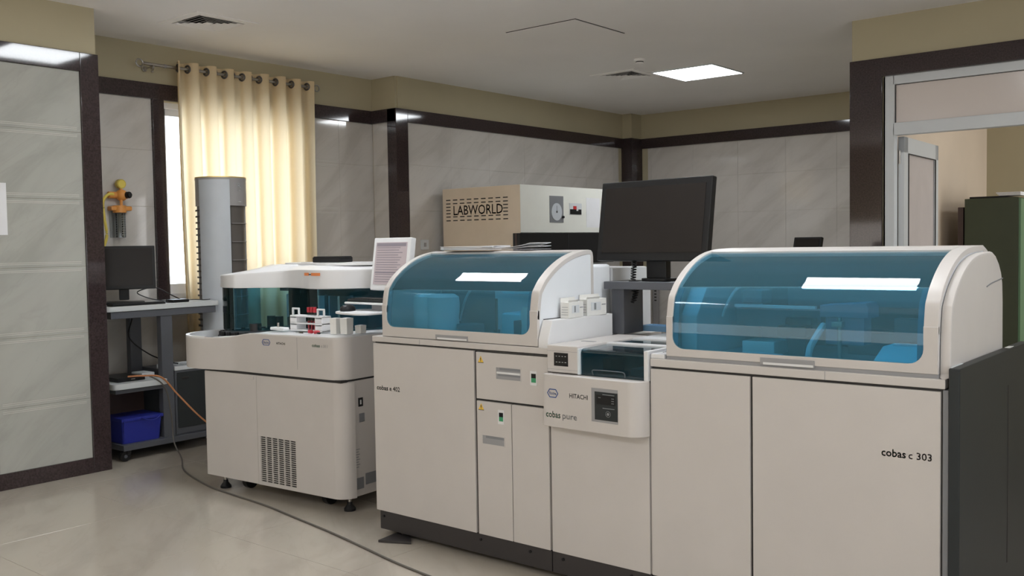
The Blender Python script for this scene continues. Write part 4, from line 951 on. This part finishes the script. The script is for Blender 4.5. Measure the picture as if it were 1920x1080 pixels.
MB().tube(smoothpath([(-1.44, 3.50, 1.04), (-1.44, 3.52, 1.09), (-1.42, 3.56, 1.15), (-1.42, 3.60, 1.17)]), .013).build('drain_hose', 'rack', U3)
MB().tube(smoothpath([(-1.845, 3.60, 1.19), (-1.82, 3.60, 1.25), (-1.78, 3.60, 1.305), (-1.735, 3.60, 1.326)]), .006).cyl((-1.745, 3.60, 1.32), (-1.71, 3.62, 1.332), .010, n=10).build('tubing', 'rack', U3)
MB().box(-1.76, -1.62, 3.60, 3.74, 1.04, 1.095, b=.006).build('rack_dock', 'cloudy', U3)
MB().box(-1.72, -1.55, 3.43, 3.53, 1.04, 1.058, b=.004).cyl((-1.63, 3.48, 1.05), (-1.63, 3.48, 1.063), .035).build('wash_station', 'inner', U3)
MB().box(-1.76, -1.60, 3.78, 3.9, 1.04, 1.16, b=.006).box(-1.40, -1.2, 3.80, 3.95, 1.04, 1.13, b=.006).build('incubator', 'innerdark', U3)
MB().prism([(3.46, 1.04), (3.47, 1.060), (3.58, 1.105), (3.70, 1.105), (3.70, 1.04)], 'x', -1.19, -1.0, bev=.006).build('reagent_cover', 'cyan', U3)
MB().box(-1.16, -1.03, 3.60, 3.66, 1.106, 1.110, b=.001).build('cover_grip', 'inner', U3)
MB().box(-1.22, -1.0, 3.80, 3.84, 1.10, 1.19, b=.004).build('cable_chain', 'innerdark', U3)

# ---- foot plate beneath left unit ----
fp = thing('levelling_plate', (-3.52, 3.34, 0), 'dark wedge-shaped floor plate under the left corner of the front row', 'floor plate')
MB().prism([(-3.60, 3.27), (-3.44, 3.345), (-3.52, 3.42), (-3.62, 3.43)], 'z', .001, .014, bev=.002).build('plate', 'plinth', fp)
MB().cyl((-3.56, 3.42, .0145), (-3.56, 3.42, .030), .02, n=14).build('bolt', 'black', fp)

# things on the row
def sheet_stack(n, cx, cy, z, label):
    t = thing('paper_stack', (cx, cy, z), label, 'papers', world=False, rot=.05)
    for k in range(n):
        o = MB(); w = .34; d_ = .16
        o.sheet([[(-w/2+w*i/8, -d_/2+d_*j, .0024+k*.0034+(.010*max(0, i/8-.6)**1.5 if k > 1 else 0)) for i in range(9)] for j in (0, 1)], .0022)
        s_ = o.build('sheet', 'paper', t); s_.rotation_euler = (0, 0, random.uniform(-.12, .12))
sheet_stack(6, -3.36, 3.78, 1.4735, 'loose white papers lying on top of the left blue lid')
ls = thing('paper_stack', (-3.08, 3.84, 1.474), 'folded white leaflet fanned open on the left lid, right of the papers', 'papers', world=False, rot=-.2)
for k in range(3):
    o = MB(); o.sheet([[(-.13+.26*i/8, -.07+.14*j, .0008+k*.004+.024*(i/8)**2*(k/2)) for i in range(9)] for j in (0, 1)], .0015); o.build('sheet', 'paper', ls)
def small_carton(y0_, y1_, h, label, rot):
    t = thing('medicine_carton', (-2.606, (y0_+y1_)/2, 1.1585), label, 'box', 'opened cartons on the side shelf', world=False, rot=rot)
    w = (y1_-y0_)/2
    MB().box(-.024, .024, -w, w, 0, h, b=.0015).build('box', 'carton', t)
    MB().prism([(-.024, h), (-.024, h+.02), (-.022, h+.02), (-.022, h)], 'y', -w, w).prism([(.018, h), (.024, h+.012), (.026, h+.011), (.021, h)], 'y', -w, w*.3).build('flap', 'carton', t)
    MB().box(.0242, .0250, -w*.6, w*.4, h*.3, h*.8).build('label_patch', 'chan', t)
    MB().box(.0250, .0256, -w*.3, -w*.1, h*.35, h*.75).box(.0243, .0252, w*.5, w*.9, h*.6, h*.66).build('label_print', 'inkl', t)
    q = MB()
    for k in range(4): q.box(-.018+.001*k, .018, -w-.0008, -w+.0004, h*.2+k*h*.16, h*.2+k*h*.16+.002)
    q.build('side_print', 'inkl', t)
small_carton(3.535, 3.655, .072, 'opened white carton on the side shelf, nearer the camera', .04)
small_carton(3.69, 3.84, .078, 'printed white carton on the side shelf beside the monitor stand leg', -.05)
# monitor table
mt = thing('monitor_table', (-2.3, 4.0, 1.056), 'dark grey bridge stand on the loading unit carrying the big monitor', 'stand')
MB().box(-2.605, -2.535, 3.925, 4.10, 1.0565, 1.275, b=.003).build('leg', 'tgrey', mt)
MB().box(-2.10, -2.03, 3.925, 4.10, 1.0565, 1.275, b=.003).build('leg', 'tgrey', mt)
MB().box(-2.635, -2.0, 3.90, 4.14, 1.275, 1.312, b=.003).build('top', 'tgrey', mt)
MB().cyl((-2.50, 3.97, 1.312), (-2.50, 3.97, 1.316), .03).build('cable_grommet', 'black', mt)
t, m = monitor((-2.405, 3.975, 1.3125), .655, .392, 'large black monitor on the bridge stand in the middle of the row', math.radians(-6.2), math.radians(8), .293, bez=.032, th=.036)
MB().box(-.06, .06, .03, .07, .012, .25, b=.006).build('neck', 'black', t)
MB().prism(rr(-.075, .075, .0, .11, .02), 'z', .0005, .014, bev=.003).build('foot', 'black', t)
cp = []
for k in range(150):
    a = k*2*PI/12; z = 1.42-k*.00105*1.0
    cp.append((-2.505+.011*math.cos(a)-k*.00008, 3.975+.011*math.sin(a), z-.0))
cc_ = MB().tube(cp, .0035, n=6).build('coiled_cable', 'black'); tag(cc_, 'black coiled cable hanging from the big monitor to its stand', 'cable')
cp = [(-2.50+.012*math.cos(k*2*PI/10), 3.985-.0+.012*math.sin(k*2*PI/10)-k*.0006, 1.268-k*.0012) for k in range(50)]
c2 = MB().tube(cp, .0035, n=6).build('coiled_cable', 'black'); tag(c2, 'short tangle of black coiled cable under the bridge stand top', 'cable')
# blue trays
for i, (x, y) in enumerate(((-2.48, 4.17), (-2.30, 4.19))):
    t = thing('blue_tray', (x, y, 1.056), ['light blue clear tray at the rear of the loading unit, left one', 'light blue clear tray at the rear of the loading unit, right one'][i], 'tray', 'light blue trays', world=False)
    MB().loft([[(a, b, z) for a, b in rr(-.085*s, .085*s, -.05*s, .05*s, .01)] for z, s in ((0.0, .94), (.028, 1), (.028, .95), (.006, .9))]).build('tray', 'traybl', t)
    MB().box(-.05, .02, -.02, .025, .008, .02, b=.003).build('lid', 'cyan', t)

# ================= BEHIND =================
lw_ = thing('laminar_flow_cabinet', (-6.14, 7.7, 0), 'cream and ivory cabinet with cut-out lettering against the long marble wall', 'cabinet')
lx0, lx1, ly0, ly1 = -6.638, -5.646, 6.99, 8.50
MB().box(lx0, lx1, ly0+.002, ly1, 1.607, 2.058, b=.004).build('upper_housing', 'ivory', lw_)
MB().box(lx0, lx1-.001, ly0, ly0+.004, .78, 2.056, b=.0015).build('side_panel', 'cream', lw_)
MB().box(lx0, lx1-.05, ly0+.004, ly1, .78, 1.605).build('chamber', 'chan', lw_)
MB().box(lx1-.05, lx1+.035, ly0-.055, ly1, 1.30, 1.603, b=.003).build('front_sash', 'black', lw_)
MB().box(lx1-.02, lx1-.0, ly0-.057, ly0-.05, 1.30, 1.60).build('sash_edge', 'brown', lw_)
B(lx1+.0345, lx1+.037, 7.69, 7.70, 1.30, 1.60).build('sash_divider', 'blackmatt', lw_)
for x in (lx0+.04, lx1-.09):
    for y in (ly0+.04, ly1-.06): MB().box(x-.025, x+.025, y-.025, y+.025, 0, .78, b=.003).build('leg', 'chan', lw_)
sl = MB()
nx = 9; xs0, xs1 = -6.595, -5.765; st = (xs1-xs0)/nx
for i in range(nx):
    for z in (1.940, 1.905, 1.775, 1.738): sl.box(xs0+i*st+.004, xs0+i*st+st*.68, ly0-.001, ly0+.001, z, z+.010)
for z in (1.872, 1.840, 1.808):
    for i in (0, nx-1): sl.box(xs0+i*st+.004, xs0+i*st+st*.68, ly0-.001, ly0+.001, z, z+.010)
sl.build('vent_slots', 'gap', lw_)
text('LABWORLD', 'cutout_letters', -6.493, ly0-.0005, 1.797, .092, 'gap', lw_, width=.635, bold=.004)
gg = MB().box(lx1-.001, lx1+.004, 7.44, 7.665, 1.705, 1.965, b=.002).build('gauge_plate', 'grey', lw_)
MB().cyl((lx1+.003, 7.55, 1.81), (lx1+.008, 7.55, 1.81), .085, n=30).build('gauge_dial', 'acbody', lw_)
MB().cyl((lx1+.007, 7.55, 1.81), (lx1+.009, 7.55, 1.81), .012, n=12).box(lx1+.0078, lx1+.009, 7.548, 7.552, 1.81, 1.87).build('gauge_needle', 'ink', lw_)
MB().cyl((lx1+.003, 7.65, 1.76), (lx1+.02, 7.65, 1.76), .012, n=12).build('gauge_knob', 'black', lw_)
MB().box(lx1-.001, lx1+.003, 7.765, 7.975, 1.785, 1.90).build('switch_plate', 'chan', lw_)
MB().box(lx1+.002, lx1+.006, 7.775, 7.965, 1.79, 1.84).build('switch_base', 'black', lw_)
MB().box(lx1+.003, lx1+.008, 7.83, 7.88, 1.84, 1.872).build('red_switch', 'swred', lw_); MB().box(lx1+.003, lx1+.007, 7.88, 7.91, 1.825, 1.86).build('switch_lamp', 'chan', lw_)
MB().box(lx1-.0005, lx1+.0012, 8.06, 8.30, 1.66, 1.96).build('paper_label', 'paper', lw_)
so = thing('wall_socket', (-6.715, 6.82, 1.50), 'white wall socket on the marble beside the cream cabinet', 'socket')
MB().box(-6.732, -6.712, 6.76, 6.86, 1.46, 1.56, b=.004).build('plate', 'chan', so); MB().box(-6.713, -6.708, 6.79, 6.82, 1.49, 1.53, b=.002).build('switch', 'acgrey', so)
ct2 = thing('cable_trunking', (-5.6, 10.62, 0), 'white junction box with slotted trunking on the back wall behind the bridge stand', 'trunking')
# located on the back wall
tx = -6.37
MB().box(tx-.04, tx+.04, 10.60, 10.63, .3, 1.26, b=.004).build('trunk', 'acgrey', ct2)
MB().box(tx-.05, tx+.05, 10.57, 10.60, 1.12, 1.27, b=.006).build('junction_box', 'chan', ct2)
q = MB()
for k in range(8): q.box(tx-.015, tx+.015, 10.598, 10.601, .75+k*.04, .765+k*.04)
q.build('slot', 'gap', ct2)
# bench with small black screen
bn = thing('storage_cabinet', (-3.3, 8.1, 0), 'low white cabinet hidden behind the right blue lid', 'cabinet')
MB().box(-3.7, -2.9, 7.9, 8.4, .06, 1.13, b=.006).build('body', 'chan', bn)
for a, b in ((-3.695, -3.305), (-3.295, -2.905)):
    d_ = MB().box(a, b, 7.885, 7.90, .08, 1.11, b=.003).build('door', 'chan', bn)
    MB().box((b-.05) if a < -3.5 else (a+.03), (b-.03) if a < -3.5 else (a+.05), 7.872, 7.886, .6, .7, b=.003).build('handle', 'steel', d_)
B(-3.68, -2.92, 7.92, 8.38, 0, .06).build('plinth', 'plinth', bn)
B(-3.72, -2.88, 7.87, 8.42, 1.13, 1.155, b=.004).build('top', 'grey', bn)
t, m = monitor((-3.325, 8.05, 1.1555), .27, .19, 'small black screen showing above the right blue lid in the background', math.radians(-10), math.radians(14), .275)
MB().box(-.02, .02, .035, .055, .01, .26, b=.004).build('neck', 'black', t); MB().prism(rr(-.09, .09, -.05, .09, .02), 'z', 0, .012).build('foot', 'black', t)
# green steel cupboard
gc = thing('steel_cupboard', (-2.07, 9.35, 0), 'dark green steel cupboard in the next room beyond the doorway', 'cupboard')
MB().box(-2.285, -1.86, 8.98, 9.90, .06, 1.83, b=.004).build('body', 'green', gc)
for a, b in ((8.985, 9.437), (9.443, 9.895)):
    d_ = MB().box(-1.86, -1.842, a, b, .08, 1.82, b=.003).build('door', 'green_lit', gc)
    MB().box(-1.842, -1.825, (b-.05) if a < 9.2 else (a+.03), (b-.035) if a < 9.2 else (a+.045), .95, 1.05, b=.003).build('handle', 'steel', d_)
B(-2.27, -1.87, 9.0, 9.88, 0, .06).build('plinth', 'black', gc)
MB().box(-2.25, -1.95, 9.0, 9.85, 1.83, 1.846, b=.002).build('dark_board', 'black', gc)
pk = thing('paper_bundle', (-1.95, 9.1, 1.847), 'bundle of white papers on the green cupboard', 'papers', world=False)
for k in range(3): MB().box(-.07-.01*k, .10, -.10, .12+.02*k, .0005+k*.010, .010+k*.010, b=.001).build('paper', 'paper', pk)
dk = thing('shadow_board', (-2.40, 9.3, 0), 'narrow dark board added as the shadow between the wall and the green cupboard', 'board')
MB().box(-2.345, -2.30, 9.0, 9.8, 0, 1.76, b=.003).build('board', 'brown', dk)  # dark board put in where the gap beside the cupboard is in shadow
# white drum at right edge
wd = thing('water_container', (-1.05, 5.6, 0), 'white plastic container with blue hose, just right of the charcoal side', 'container')
MB().lathe([(.15, 0), (.16, .02), (.16, .62), (.13, .70), (.06, .74), (.06, .78)], (-1.06, 5.80, 0.001), n=32).build('drum', 'cloudy', wd)
MB().cyl((-1.06, 5.80, .78), (-1.06, 5.80, .82), .065).build('cap', 'black', wd)
MB().tube(smoothpath([(-1.06, 5.80, .82), (-1.0, 5.76, .88), (-.92, 5.74, .82), (-.88, 5.74, .6)]), .01).build('hose', 'inkb', wd)
